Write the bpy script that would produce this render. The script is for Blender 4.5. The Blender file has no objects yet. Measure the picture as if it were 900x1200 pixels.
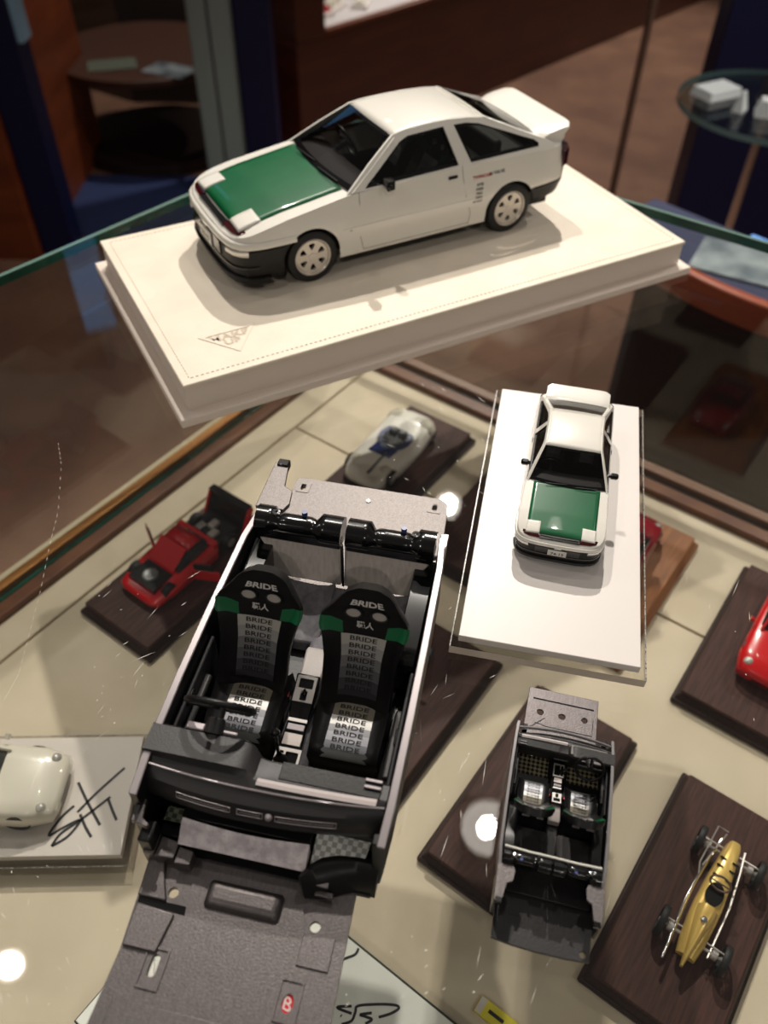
import bpy, bmesh, math, random
from mathutils import Vector, Matrix
from mathutils.geometry import tessellate_polygon
random.seed(7)
MM = 0.001
sc = bpy.context.scene
COL = sc.collection
R = math.radians

# ------------------------------------------------------------------ camera
CAM_H = 273.997; F_PX = 963.30; PITCH = R(46.3147); ROLL = R(0.9304)
cam_d = bpy.data.cameras.new('camera'); cam = bpy.data.objects.new('camera', cam_d); COL.objects.link(cam)
fw = Vector((0, math.cos(PITCH), -math.sin(PITCH))); rt = Vector((1, 0, 0)); up = rt.cross(fw)
r2 = math.cos(ROLL) * rt + math.sin(ROLL) * up; u2 = -math.sin(ROLL) * rt + math.cos(ROLL) * up
m3 = Matrix((r2, u2, -fw)).transposed()
cam.matrix_world = Matrix.Translation((0, 0, CAM_H * MM)) @ m3.to_4x4()
cam_d.sensor_fit = 'VERTICAL'; cam_d.sensor_height = 36.0; cam_d.lens = 36.0 * F_PX / 1200.0
cam_d.clip_start = 0.005; cam_d.clip_end = 60
cam_d.dof.use_dof = True; cam_d.dof.focus_distance = 0.325; cam_d.dof.aperture_fstop = cam_d.lens / 2.9
sc.camera = cam

# ------------------------------------------------------------------ world, exposure
w = bpy.data.worlds.new('world'); sc.world = w; w.use_nodes = True
bg = w.node_tree.nodes['Background']; bg.inputs[0].default_value = (1.0, 0.91, 0.84, 1); bg.inputs[1].default_value = 0.075
sc.view_settings.view_transform = 'Standard'; sc.view_settings.look = 'None'
sc.view_settings.exposure = 0.0; sc.view_settings.gamma = 1.0; sc.view_settings.use_curve_mapping = False

# ------------------------------------------------------------------ materials
MATS = {}
def hexc(r, g, b):
    f = lambda c: (c / 255 / 12.92) if c / 255 <= .04045 else ((c / 255 + .055) / 1.055) ** 2.4
    return (f(r), f(g), f(b), 1)
def mat(name, col=None, rough=.5, metal=0, coat=0, spec=.5, noise=None, bump=None, emit=None, estr=0, sheen=0):
    """noise=(scale, second colour, stretch xyz); bump=(scale, strength, distance)"""
    if name in MATS: return MATS[name]
    m = bpy.data.materials.new(name); m.use_nodes = True; nt = m.node_tree; b = nt.nodes['Principled BSDF']
    b.inputs['Base Color'].default_value = col; b.inputs['Roughness'].default_value = rough
    b.inputs['Metallic'].default_value = metal; b.inputs['Coat Weight'].default_value = coat
    b.inputs['Coat Roughness'].default_value = .04; b.inputs['Specular IOR Level'].default_value = spec
    b.inputs['Sheen Weight'].default_value = sheen
    if noise or bump:
        tc = nt.nodes.new('ShaderNodeTexCoord')
    if noise:
        mp = nt.nodes.new('ShaderNodeMapping'); mp.inputs['Scale'].default_value = noise[2] if len(noise) > 2 else (1, 1, 1)
        nz = nt.nodes.new('ShaderNodeTexNoise'); nz.inputs['Scale'].default_value = noise[0]; nz.inputs['Detail'].default_value = 5
        mx = nt.nodes.new('ShaderNodeMix'); mx.data_type = 'RGBA'
        mx.inputs['A'].default_value = col; mx.inputs['B'].default_value = noise[1]
        rp = nt.nodes.new('ShaderNodeMapRange'); rp.inputs['From Min'].default_value = .35; rp.inputs['From Max'].default_value = .65
        nt.links.new(tc.outputs['Object'], mp.inputs['Vector']); nt.links.new(mp.outputs[0], nz.inputs['Vector'])
        nt.links.new(nz.outputs['Fac'], rp.inputs['Value']); nt.links.new(rp.outputs[0], mx.inputs['Factor'])
        nt.links.new(mx.outputs['Result'], b.inputs['Base Color'])
    if bump:
        n2 = nt.nodes.new('ShaderNodeTexNoise'); n2.inputs['Scale'].default_value = bump[0]; n2.inputs['Detail'].default_value = 3
        bp = nt.nodes.new('ShaderNodeBump'); bp.inputs['Strength'].default_value = bump[1]; bp.inputs['Distance'].default_value = bump[2]
        nt.links.new(tc.outputs['Object'], n2.inputs['Vector']); nt.links.new(n2.outputs['Fac'], bp.inputs['Height'])
        nt.links.new(bp.outputs[0], b.inputs['Normal'])
    if emit:
        b.inputs['Emission Color'].default_value = emit; b.inputs['Emission Strength'].default_value = estr
    MATS[name] = m; return m
def pane(name, tint, rough=0.0, ior=1.5, gloss=(1, 1, 1, 1)):
    """a thin clear pane: tinted see-through with a Fresnel mirror on top"""
    if name in MATS: return MATS[name]
    m = bpy.data.materials.new(name); m.use_nodes = True; nt = m.node_tree; nt.nodes.clear()
    o = nt.nodes.new('ShaderNodeOutputMaterial'); t = nt.nodes.new('ShaderNodeBsdfTransparent'); g = nt.nodes.new('ShaderNodeBsdfGlossy')
    lw = nt.nodes.new('ShaderNodeLayerWeight'); lw.inputs[0].default_value = .5; x = nt.nodes.new('ShaderNodeMixShader')
    pw = nt.nodes.new('ShaderNodeMath'); pw.operation = 'POWER'; pw.inputs[1].default_value = 5
    ml = nt.nodes.new('ShaderNodeMath'); ml.operation = 'MULTIPLY_ADD'; f0 = ((ior - 1) / (ior + 1)) ** 2; ml.inputs[1].default_value = 1 - f0; ml.inputs[2].default_value = f0
    t.inputs[0].default_value = tint; g.inputs['Roughness'].default_value = rough; g.inputs[0].default_value = gloss
    nt.links.new(lw.outputs['Facing'], pw.inputs[0]); nt.links.new(pw.outputs[0], ml.inputs[0])
    nt.links.new(ml.outputs[0], x.inputs[0]); nt.links.new(t.outputs[0], x.inputs[1]); nt.links.new(g.outputs[0], x.inputs[2])
    nt.links.new(x.outputs[0], o.inputs[0]); MATS[name] = m; return m
def ramp_mat(name, axis, stops, rough=.5, metal=0.0, const=True, spec=.5):
    """bands printed along one axis of the part's own bounding box"""
    if name in MATS: return MATS[name]
    m = bpy.data.materials.new(name); m.use_nodes = True; nt = m.node_tree; b = nt.nodes['Principled BSDF']
    tc = nt.nodes.new('ShaderNodeTexCoord'); sp = nt.nodes.new('ShaderNodeSeparateXYZ'); cr = nt.nodes.new('ShaderNodeValToRGB')
    cr.color_ramp.interpolation = 'CONSTANT' if const else 'LINEAR'
    e = cr.color_ramp.elements
    e[0].position = stops[0][0]; e[0].color = stops[0][1]; e[1].position = stops[1][0]; e[1].color = stops[1][1]
    for p, c in stops[2:]:
        k = e.new(p); k.color = c
    nt.links.new(tc.outputs['Generated'], sp.inputs[0]); nt.links.new(sp.outputs[axis], cr.inputs[0])
    nt.links.new(cr.outputs[0], b.inputs['Base Color'])
    b.inputs['Roughness'].default_value = rough; b.inputs['Metallic'].default_value = metal; b.inputs['Specular IOR Level'].default_value = spec
    MATS[name] = m; return m
def checker_mat(name, c1, c2, scale, rough=.4, metal=0.0, rot=0):
    if name in MATS: return MATS[name]
    m = bpy.data.materials.new(name); m.use_nodes = True; nt = m.node_tree; b = nt.nodes['Principled BSDF']
    tc = nt.nodes.new('ShaderNodeTexCoord'); mp = nt.nodes.new('ShaderNodeMapping'); ch = nt.nodes.new('ShaderNodeTexChecker')
    mp.inputs['Rotation'].default_value = (0, 0, rot); mp.inputs['Location'].default_value = (.00013, .00013, .5)
    ch.inputs['Color1'].default_value = c1; ch.inputs['Color2'].default_value = c2; ch.inputs['Scale'].default_value = scale
    mp.inputs['Scale'].default_value = (1, 1, .0001)
    nt.links.new(tc.outputs['Object'], mp.inputs[0]); nt.links.new(mp.outputs[0], ch.inputs[0]); nt.links.new(ch.outputs[0], b.inputs['Base Color'])
    b.inputs['Roughness'].default_value = rough; b.inputs['Metallic'].default_value = metal
    MATS[name] = m; return m

WHITE = mat('white paint', hexc(240, 236, 226), .28, coat=.8)
GREEN = mat('green paint', hexc(0, 92, 52), .35, coat=.7, noise=(60, hexc(2, 99, 57)))
BLACK = mat('satin black plastic', hexc(18, 17, 18), .4, spec=.35, bump=(900, .25, .0002))
GLOSSB = mat('gloss black', hexc(14, 14, 15), .18, coat=.5)
CHAR = mat('charcoal plastic', hexc(30, 28, 29), .48, spec=.5, bump=(1500, .35, .0002))
PANG = mat('grey moulded plastic', hexc(116, 110, 110), .44, metal=.85, noise=(500, hexc(104, 99, 99), (1, 3, 1)), bump=(1600, .4, .0002))
PANG2 = mat('light grey moulded plastic', hexc(112, 106, 104), .46, metal=.6, noise=(1400, hexc(98, 93, 91)), bump=(1800, .4, .0002))
RIM = mat('worn grey edge', hexc(160, 152, 154), .35, metal=.35)
SILVER = mat('silver paint', hexc(215, 210, 205), .28, metal=.7)
CHROME = mat('chrome', hexc(240, 240, 240), .12, metal=1)
RUBBER = mat('black rubber', hexc(20, 19, 20), .6)
GREYSEAT = mat('grey seat fabric', hexc(232, 222, 212), .6, noise=(180, hexc(212, 202, 194), (1, 4, 1)))
CARPET = mat('grey carpet', hexc(118, 116, 120), .7, noise=(400, hexc(100, 99, 104)))
LENS = mat('clear lamp lens', hexc(215, 212, 205), .12, metal=.5, coat=1)
REDLENS = mat('dark red lens', hexc(60, 8, 8), .15, coat=1)
INK = mat('black ink', hexc(22, 20, 24), .5)
WINK = mat('white print', hexc(205, 200, 195), .5)
REDINK = mat('red print', hexc(170, 40, 40), .5)
CARGLASS = pane('car window glass', (.42, .44, .43, 1), 0, 1.6)
WSGLASS = pane('windscreen glass', (.50, .50, .50, 1), 0, 1.55)
TOPGLASS = pane('table glass', (.975, .98, .972, 1), 0.0, 1.5)
GLASSEDGE = mat('green glass edge', hexc(14, 62, 50), .15, coat=1, noise=(30, hexc(30, 92, 76)))
ACRYL = pane('clear acrylic', (.90, .89, .87, 1), .02, 1.49)
ACRYLE = mat('frosted acrylic edge', hexc(196, 184, 174), .3)
LEATHER = mat('cream leatherette', hexc(238, 226, 208), .55, noise=(40, hexc(231, 218, 199)), bump=(900, .25, .0002))
LEATHER2 = mat('pinkish white board', hexc(228, 214, 202), .55)
PLATEW = mat('white plate', hexc(232, 225, 220), .35)
CREAM = mat('cream shelf fabric', hexc(214, 201, 177), .75, noise=(25, hexc(206, 192, 167)), bump=(3000, .2, .0002))
WOOD = mat('dark walnut wood', hexc(78, 50, 43), .6, spec=.25, noise=(55, hexc(58, 37, 33), (1, 12, 12)))
WOODE = mat('dark walnut edge', hexc(52, 32, 29), .5, spec=.3, noise=(55, hexc(38, 24, 23), (1, 12, 12)))
OAK = mat('orange oak wood', hexc(168, 106, 52), .4, noise=(45, hexc(138, 82, 38), (1, 10, 10)))
TRIMW = mat('brown trim wood', hexc(112, 68, 38), .35, noise=(30, hexc(88, 50, 28), (1, 1, 1)))
BRASS = mat('brass strip', hexc(140, 92, 38), .4, metal=.5)
REDP = mat('red paint', hexc(212, 18, 26), .25, coat=1)
DRED = mat('deep red paint', hexc(150, 20, 32), .25, coat=1)
GOLD = mat('gold paint', hexc(224, 190, 106), .32, metal=.3, coat=.5)
WCAR = mat('warm white paint', hexc(226, 220, 204), .28, coat=.8)
BLUEP = mat('dark blue paint', hexc(34, 52, 112), .3, coat=.8)
LBLUE = mat('light blue paint', hexc(120, 165, 215), .3, coat=.8)
DGLASS = mat('dark model glass', hexc(26, 32, 34), .08, coat=1)
YELLOW = mat('yellow card', hexc(226, 212, 60), .5)
CARDW = mat('glossy white card', hexc(240, 242, 234), .2, coat=.5)
SIGW = mat('grey white plate', hexc(216, 208, 200), .4)
SCR = mat('scratched glass', hexc(230, 226, 215), .4)

# ------------------------------------------------------------------ mesh collector (millimetres)
class MB:
    def __init__(s): s.v = []; s.f = []; s.m = []
    def add(s, vs, fs, m=0):
        o = len(s.v); s.v += [tuple(p) for p in vs]; s.f += [tuple(i + o for i in f) for f in fs]; s.m += [m] * len(fs); return s
    def box(s, x0, x1, y0, y1, z0, z1, m=0, M=None):
        vs = [Vector((x, y, z)) for z in (z0, z1) for y in (y0, y1) for x in (x0, x1)]
        if M: vs = [M @ p for p in vs]
        return s.add(vs, [(0, 2, 3, 1), (4, 5, 7, 6), (0, 1, 5, 4), (2, 6, 7, 3), (0, 4, 6, 2), (1, 3, 7, 5)], m)
    def frust(s, x0, x1, y0, y1, z0, z1, ins, m=0):
        vs = [(x0, y0, z0), (x1, y0, z0), (x1, y1, z0), (x0, y1, z0), (x0 + ins, y0 + ins, z1), (x1 - ins, y0 + ins, z1), (x1 - ins, y1 - ins, z1), (x0 + ins, y1 - ins, z1)]
        return s.add(vs, [(3, 2, 1, 0), (4, 5, 6, 7), (0, 1, 5, 4), (1, 2, 6, 5), (2, 3, 7, 6), (3, 0, 4, 7)], m)
    def rings(s, rings, closed=True, caps=True, m=0):
        n = len(rings[0]); vs = [p for r in rings for p in r]; fs = []
        for i in range(len(rings) - 1):
            for j in range(n if closed else n - 1):
                k = (j + 1) % n; fs.append((i * n + j, i * n + k, (i + 1) * n + k, (i + 1) * n + j))
        if caps and closed:
            fs.append(tuple(reversed(range(n)))); fs.append(tuple((len(rings) - 1) * n + j for j in range(n)))
        return s.add(vs, fs, m)
    def cyl(s, p0, p1, r0, r1=None, n=16, m=0, caps=True):
        r1 = r0 if r1 is None else r1; a = Vector(p0); b = Vector(p1); d = (b - a).normalized()
        t = d.orthogonal().normalized(); q = d.cross(t)
        return s.rings([[c + (t * math.cos(2 * math.pi * i / n) + q * math.sin(2 * math.pi * i / n)) * r for i in range(n)] for c, r in ((a, r0), (b, r1))], True, caps, m)
    def lathe(s, prof, c, axis, n=28, m=0, closed=False):
        a = Vector(axis).normalized(); t = a.orthogonal().normalized(); q = a.cross(t); c = Vector(c)
        rs = [[c + a * h + (t * math.cos(2 * math.pi * i / n) + q * math.sin(2 * math.pi * i / n)) * max(r, .001) for i in range(n)] for r, h in prof]
        if closed: rs.append(rs[0])
        return s.rings(rs, True, False, m)
    def tube(s, pts, r, n=8, m=0, closed=False):
        pts = [Vector(p) for p in pts]; rs = []; N = len(pts)
        up0 = Vector((0.13, .21, .97)).normalized()
        for i, p in enumerate(pts):
            a = pts[(i - 1) % N] if (closed or i) else p; b = pts[(i + 1) % N] if (closed or i < N - 1) else p
            d = (b - a).normalized(); t = d.cross(up0)
            if t.length < .05: t = d.cross(Vector((1, 0, 0)))
            t.normalize(); q = d.cross(t); rr = r[i] if isinstance(r, (list, tuple)) else r
            rs.append([p + (t * math.cos(2 * math.pi * k / n) + q * math.sin(2 * math.pi * k / n)) * rr for k in range(n)])
        if closed: rs.append(rs[0])
        return s.rings(rs, True, not closed, m)
    def grid(s, P, m=0):
        n = len(P[0]); return s.rings(P, False, False, m)
    def prism(s, poly, a, b, plane='xy', holes=(), m=0, fn=None):
        """flat plate with holes; plane tells which axes poly lies in, a..b the third"""
        def P(p, h):
            if fn: return fn(p[0], p[1], h)
            return {'xy': (p[0], p[1], h), 'xz': (p[0], h, p[1]), 'yz': (h, p[0], p[1])}[plane]
        loops = [poly] + list(holes)
        flat = [p for l in loops for p in l]
        tris = tessellate_polygon([[Vector((p[0], p[1], 0)) for p in l] for l in loops])
        n = len(flat); vs = [P(p, a) for p in flat] + [P(p, b) for p in flat]
        fs = [tuple(t) for t in tris] + [tuple(i + n for i in reversed(t)) for t in tris]
        o = 0
        for l in loops:
            for i in range(len(l)):
                j = (i + 1) % len(l); fs.append((o + i, o + j, o + j + n, o + i + n))
            o += len(l)
        return s.add(vs, fs, m)
    def text(s, txt, h, fn, m=0, wide=1.0, center=True, bold=.0):
        V, F, (x0, x1, y0, y1) = text_geo(txt, bold); k = h / max(y1 - y0, 1e-6)
        cx = (x0 + x1) / 2 if center else x0; cy = (y0 + y1) / 2
        return s.add([fn((x - cx) * k * wide, (y - cy) * k) for x, y in V], F, m)
    def build(s, name, mats, parent=None, sc_=1.0, ang=35, bevel=0, M=None, seg=2, solid=0, flip=True):
        me = bpy.data.meshes.new(name); k = sc_ * MM
        vs = [(M @ Vector(p)) if M else Vector(p) for p in s.v]
        me.from_pydata([tuple(p * k) for p in vs], [], s.f)
        mats = mats if isinstance(mats, (list, tuple)) else [mats]
        for mm in mats: me.materials.append(mm)
        for p, i in zip(me.polygons, s.m): p.material_index = i
        if flip:
            bm = bmesh.new(); bm.from_mesh(me); bmesh.ops.remove_doubles(bm, verts=bm.verts, dist=1e-7 * (1 if sc_ > .5 else .5)); bmesh.ops.recalc_face_normals(bm, faces=bm.faces); bm.to_mesh(me); bm.free()
        if ang:
            me.polygons.foreach_set('use_smooth', [True] * len(me.polygons)); me.set_sharp_from_angle(angle=R(ang))
        o = bpy.data.objects.new(name, me); COL.objects.link(o)
        if parent: o.parent = parent
        if solid:
            q = o.modifiers.new('s', 'SOLIDIFY'); q.thickness = solid * k; q.offset = -1
        if bevel:
            q = o.modifiers.new('b', 'BEVEL'); q.width = bevel * k; q.segments = seg; q.limit_method = 'ANGLE'; q.angle_limit = R(40)
        return o
_TG = {}
def text_geo(txt, bold=0.0):
    key = (txt, bold)
    if key in _TG: return _TG[key]
    cu = bpy.data.curves.new('t', 'FONT'); cu.body = txt; cu.size = 1; cu.resolution_u = 2; cu.offset = bold
    ob = bpy.data.objects.new('t', cu); COL.objects.link(ob)
    dg = bpy.context.evaluated_depsgraph_get(); me = ob.evaluated_get(dg).to_mesh()
    V = [(v.co.x, v.co.y) for v in me.vertices]; F = [tuple(p.vertices) for p in me.polygons]
    ob.evaluated_get(dg).to_mesh_clear(); bpy.data.objects.remove(ob); bpy.data.curves.remove(cu)
    xs = [p[0] for p in V] or [0, 1]; ys = [p[1] for p in V] or [0, 1]
    _TG[key] = (V, F, (min(xs), max(xs), min(ys), max(ys))); return _TG[key]
def thing(name, label, cat, x=0, y=0, z=0, rot=0, group=None):
    o = bpy.data.objects.new(name, None); COL.objects.link(o); o.location = (x * MM, y * MM, z * MM); o.rotation_euler = (0, 0, rot)
    o['label'] = label; o['category'] = cat; o.empty_display_size = .01
    if group: o['group'] = group
    return o
def tag(o, label, cat, group=None):
    o['label'] = label; o['category'] = cat
    if group: o['group'] = group
    return o
def interp(tab, x):
    if x <= tab[0][0]: return tab[0][1]
    for (a, p), (b, q) in zip(tab, tab[1:]):
        if x <= b: return p + (q - p) * (x - a) / (b - a) if b > a else q
    return tab[-1][1]
def circ(cx, cy, r, n=20, ry=None, a0=0): return [(cx + r * math.cos(a0 + 2 * math.pi * i / n), cy + (ry or r) * math.sin(a0 + 2 * math.pi * i / n)) for i in range(n)]
def rrect(x0, x1, y0, y1, r, n=4):
    o = []
    for cx, cy, a in ((x1 - r, y1 - r, 0), (x0 + r, y1 - r, 90), (x0 + r, y0 + r, 180), (x1 - r, y0 + r, 270)):
        for i in range(n + 1): o.append((cx + r * math.cos(R(a + 90 * i / n)), cy + r * math.sin(R(a + 90 * i / n))))
    return o

# ------------------------------------------------------------------ overhead lamps: shop downlights behind the glare and shadows, then added fill lamps
def downlight(x, y, z, power, label, aim, size=75, col=(1, .93, .84), em=1.0):
    t = thing('ceiling_lamp', label, 'lamp', x, y, z, 0, 'ceiling downlights above the showcase')
    d = (Vector(aim) - Vector((x, y, z))).normalized(); Rm = d.to_track_quat('-Z', 'Y').to_matrix().to_4x4()
    b = MB(); b.lathe([(size / 2 + 14, -4), (size / 2 + 14, 60), (size / 2 + 4, 60), (size / 2 + 4, -4), (size / 2 + 14, -4)], (0, 0, 0), (0, 0, 1), 32)
    b.build('lamp_housing', mat('white lamp metal', hexc(230, 228, 222), .4), t, M=Rm)
    b = MB(); b.prism(circ(0, 0, size / 2, 32), 8, 12); b.build('diffuser', mat('lit diffuser %g' % em, (1, .9, .8, 1), .5, emit=(*col, 1), estr=em), t, M=Rm)
    ld = bpy.data.lights.new('spot', 'SPOT'); ld.energy = power; ld.color = col; ld.spot_size = R(70); ld.spot_blend = .5; ld.shadow_soft_size = .022
    lo = bpy.data.objects.new('bulb', ld); COL.objects.link(lo); lo.parent = t; lo.matrix_local = Matrix.Translation(d * -.000 + d * .006) @ Rm
    return t
downlight(204, 1832, 1600, 138, 'downlight whose glare shows between cabin model and acrylic base', (0, 350, 0), 80, em=9)
downlight(-270, 1370, 1600, 66, 'downlight over the white car model', (-20, 380, 0), 60, em=8)
downlight(252, 790, 1600, 4, 'downlight whose glare shows left of the small cabin model', (100, 200, 0), 120, em=4)
downlight(-757, 486, 1600, 3, 'downlight whose glare shows at the lower left of the glass', (-100, 100, -100), 60, em=8)
for (lx, ly, lz), lb in (((-1100, -900, 1600), 'added fill light behind the viewer at left'), ((100, -1500, 1600), 'added fill light straight behind the viewer'), ((1200, -800, 1600), 'added fill light behind the viewer at right'), ((-1900, 700, 1600), 'added fill light far to the left of the showcase'), ((1900, 900, 1600), 'added fill light far to the right of the showcase')):
    downlight(lx, ly, lz, 11.5, lb, (0, 300, 0), 90, em=6)  # fill lamps added out of view to brighten faces turned to the camera

downlight(1100, 4100, 1600, 190, 'added light over the brown carpet far behind', (900, 3600, -950), 90, em=6)  # unseen lamp added to brighten the far floor
downlight(-300, 2900, 1600, 90, 'added light over the corner cabinet', (-600, 2600, -700), 90, em=6)  # unseen lamp added to brighten the cabinet
downlight(1500, 1500, 1600, 90, 'added light beside the round glass shelf', (760, 1450, -244), 90, em=6)  # unseen lamp added to brighten the cards on the glass shelf
# ------------------------------------------------------------------ showcase: glass top, shelf, trim
SA = R(54.4); EA = Vector((math.cos(SA), math.sin(SA))); EB = Vector((math.sin(SA), -math.cos(SA))); SC = Vector((-37.8, 622.7)); ZS = -170
def SP(a, b): return SC + EA * a + EB * b
case = thing('showcase', 'glass topped showcase with cream shelf and brown wooden trim', 'showcase')
gt = [(-27, 721), (700, 212), (700, -300), (-700, -300), (-700, -72)]
b = MB(); b.prism(gt, -8, 0)
# top and bottom faces glass, rim faces green edge
n = len(gt); nt_ = len(b.f) - n
b.m = [0] * nt_ + [1] * n
g = b.build('glass_top', [TOPGLASS, GLASSEDGE], case, ang=0)
b = MB(); b.prism([(-26, 719.5), (699, 211), (699, 208), (-26, 716)], -.0, .35); b.prism([(-27, 719.5), (-699, -72.5), (-699, -76), (-26, 715.5)], -.0, .35)
b.build('polished_edge', mat('polished glass edge', hexc(120, 150, 140), .15, metal=.3), case, ang=0)
def strip(a0, a1, b0, b1, z0, z1, name, m, parent=case, bevel=0):
    q = MB(); P = [SP(a, bb) for a, bb in ((a0, b0), (a1, b0), (a1, b1), (a0, b1))]
    q.prism([tuple(p) for p in P], z0, z1); return q.build(name, m, parent, ang=0 if not bevel else 40, bevel=bevel)
# shelf boards meeting in recessed joints
for a0, a1, b0, b1 in ((-104, -3, 31, 640), (-900, -106, 31, 640), (-900, -3, 5, 29)):
    strip(a0, a1, b0, b1, ZS - 10, ZS, 'shelf_panel', CREAM, bevel=.8)
strip(-900, 40, -40, 660, ZS - 30, ZS - 10.2, 'shelf_base', mat('shelf joint', hexc(160, 150, 124), .8))
strip(-900, 8, -6, 5, ZS - 10, ZS + 5, 'trim_strip', TRIMW, bevel=1.2)
strip(-900, 14, -13, -6.2, ZS - 10, ZS + 1, 'trim_groove', GLASSEDGE)
strip(-900, 22, -21, -13.2, ZS - 10, ZS + 6, 'brass_strip', BRASS, bevel=1.2)
strip(-3, 9, -6, 660, ZS - 10, ZS + 5.02, 'trim_strip', TRIMW, bevel=1.2)
strip(9.2, 16, -13, 660, ZS - 10, ZS + 1.02, 'trim_groove', mat('dark groove', hexc(40, 40, 38), .3))
strip(16.2, 26, -21, 660, ZS - 10, ZS + 6.02, 'outer_trim', mat('outer trim wood', hexc(104, 76, 58), .35), bevel=1.2)
strip(-900, 12, -11, -8, ZS + 1, -8.2, 'glass_side', TOPGLASS)
strip(11, 14, -8, 660, ZS + 1, -8.2, 'glass_side', TOPGLASS)
strip(-900, 26, -21, 660, ZS - 780, ZS - 30.5, 'cabinet_body', mat('cabinet brown wood', hexc(70, 40, 28), .4))
# wear on the top pane
b = MB()
def sliver(x, y, ang, L, wd):
    c, s_ = math.cos(ang), math.sin(ang)
    b.add([(x - c * L / 2, y - s_ * L / 2, .03), (x + s_ * wd, y - c * wd, .03), (x + c * L / 2, y + s_ * L / 2, .03), (x - s_ * wd, y + c * wd, .03)], [(0, 1, 2, 3)])
def px2(px, py, z=0):
    d = fw + r2 * ((px - 450) / F_PX) - u2 * ((py - 600) / F_PX); t = (z - CAM_H) / d.z; return d.x * t, d.y * t
zones = [((100, 660, 290, 900), 55, 60), ((440, 620, 600, 1000), 40, 62), ((440, 450, 580, 620), 34, -58), ((0, 900, 170, 1190), 26, -58), ((560, 1000, 720, 1190), 12, 60), ((400, 1040, 560, 1190), 10, 40), ((740, 660, 890, 860), 8, 80)]
for (x0, y0, x1, y1), nn, an in zones:
    for i in range(nn):
        X, Y = px2(random.uniform(x0, x1), random.uniform(y0, y1)); L = random.choice((.8, 1.5, 3, 5, 9)) * random.uniform(.6, 1.3)
        sliver(X, Y, R(an + random.gauss(0, 16)), L, random.uniform(.06, .13) if L > 1 else .2)
pl = [px2(x, y) for x, y in ((68, 518), (72, 545), (68, 600), (58, 640), (48, 690), (35, 740), (22, 790), (5, 820))]
for (xa, ya), (xb, yb) in zip(pl, pl[1:]):
    for k in range(5):
        t = (k + .5) / 5; sliver(xa + (xb - xa) * t, ya + (yb - ya) * t, math.atan2(yb - ya, xb - xa), 3.2, .08)
o = b.build('scratches', SCR, case, ang=0, flip=False); o['kind'] = 'stuff'; o['label'] = 'fine white scratches in the glass'

# ------------------------------------------------------------------ white leather display base
B1 = (4.0118, 474.0215, .49473)
base = thing('leather_display_stand', 'large cream leather covered display stand with stitched rim under the white car', 'display stand', B1[0], B1[1], 0, B1[2])
L, W, h1, h2, ins = 325.7, 163.0, 16.32, 4.99, 5.56
b = MB(); b.box(-L / 2 - ins, L / 2 + ins, -W / 2 - ins, W / 2 + ins, .05, h2); b.build('plinth', LEATHER2, base, bevel=.7)
b = MB(); b.box(-L / 2 + .8, L / 2 - .8, -W / 2 + .8, W / 2 - .8, h2, h2 + h1 - 1); b.build('slab_side', LEATHER2, base)
b = MB(); b.box(-L / 2, L / 2, -W / 2, W / 2, h2 + h1 - 2.2, h2 + h1); b.build('leather_top', LEATHER, base, bevel=.7)
b = MB(); zt = h2 + h1
def stitches(x0, y0, x1, y1):
    D = math.hypot(x1 - x0, y1 - y0); k = int(D / 2.7); ux, uy = (x1 - x0) / D, (y1 - y0) / D
    for i in range(k):
        x = x0 + ux * (i + .5) * D / k; y = y0 + uy * (i + .5) * D / k
        q = [(x + ux * sx * .85 - uy * sy * .28, y + uy * sx * .85 + ux * sy * .28) for sx, sy in ((-1, -1), (1, -1), (1, 1), (-1, 1))]
        b.add([(*p, zt + .03) for p in q] + [(x + (p[0] - x) * .5, y + (p[1] - y) * .5, zt + .3) for p in q], [(4, 5, 6, 7), (0, 1, 5, 4), (1, 2, 6, 5), (2, 3, 7, 6), (3, 0, 4, 7)])
e = 5
stitches(-L / 2 + e, -W / 2 + e, L / 2 - e, -W / 2 + e); stitches(-L / 2 + e, W / 2 - e, L / 2 - e, W / 2 - e); stitches(-L / 2 + e, -W / 2 + e, -L / 2 + e, W / 2 - e); stitches(L / 2 - e, -W / 2 + e, L / 2 - e, W / 2 - e)
o = b.build('stitching', mat('stitch thread', hexc(206, 192, 170), .7), base, ang=0); o['kind'] = 'stuff'
b = MB()
cx, cy = -L / 2 + 36, -W / 2 + 27
tri = [(cx - 16, cy + 9), (cx + 16, cy + 9), (cx, cy - 12)]; tin = [(cx - 12.6, cy + 7.6), (cx + 12.6, cy + 7.6), (cx, cy - 9.4)]
b.prism(tri, zt - .1, zt + .35, holes=[tin]); em_ = b.build('embossed_emblem', mat('embossed leather', hexc(236, 224, 206), .35), base, ang=0)
b = MB()
b.text('MAKE', 5, lambda x, y: (cx + x, cy + 4.4 + y, zt + .3), wide=1.25, bold=.02); b.text('UP', 4.6, lambda x, y: (cx + x, cy - 1.2 + y, zt + .3), wide=1.2, bold=.02)
b.build('emblem_lettering', mat('embossed lettering', hexc(214, 200, 180), .3), em_, ang=0, flip=False)

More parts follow.
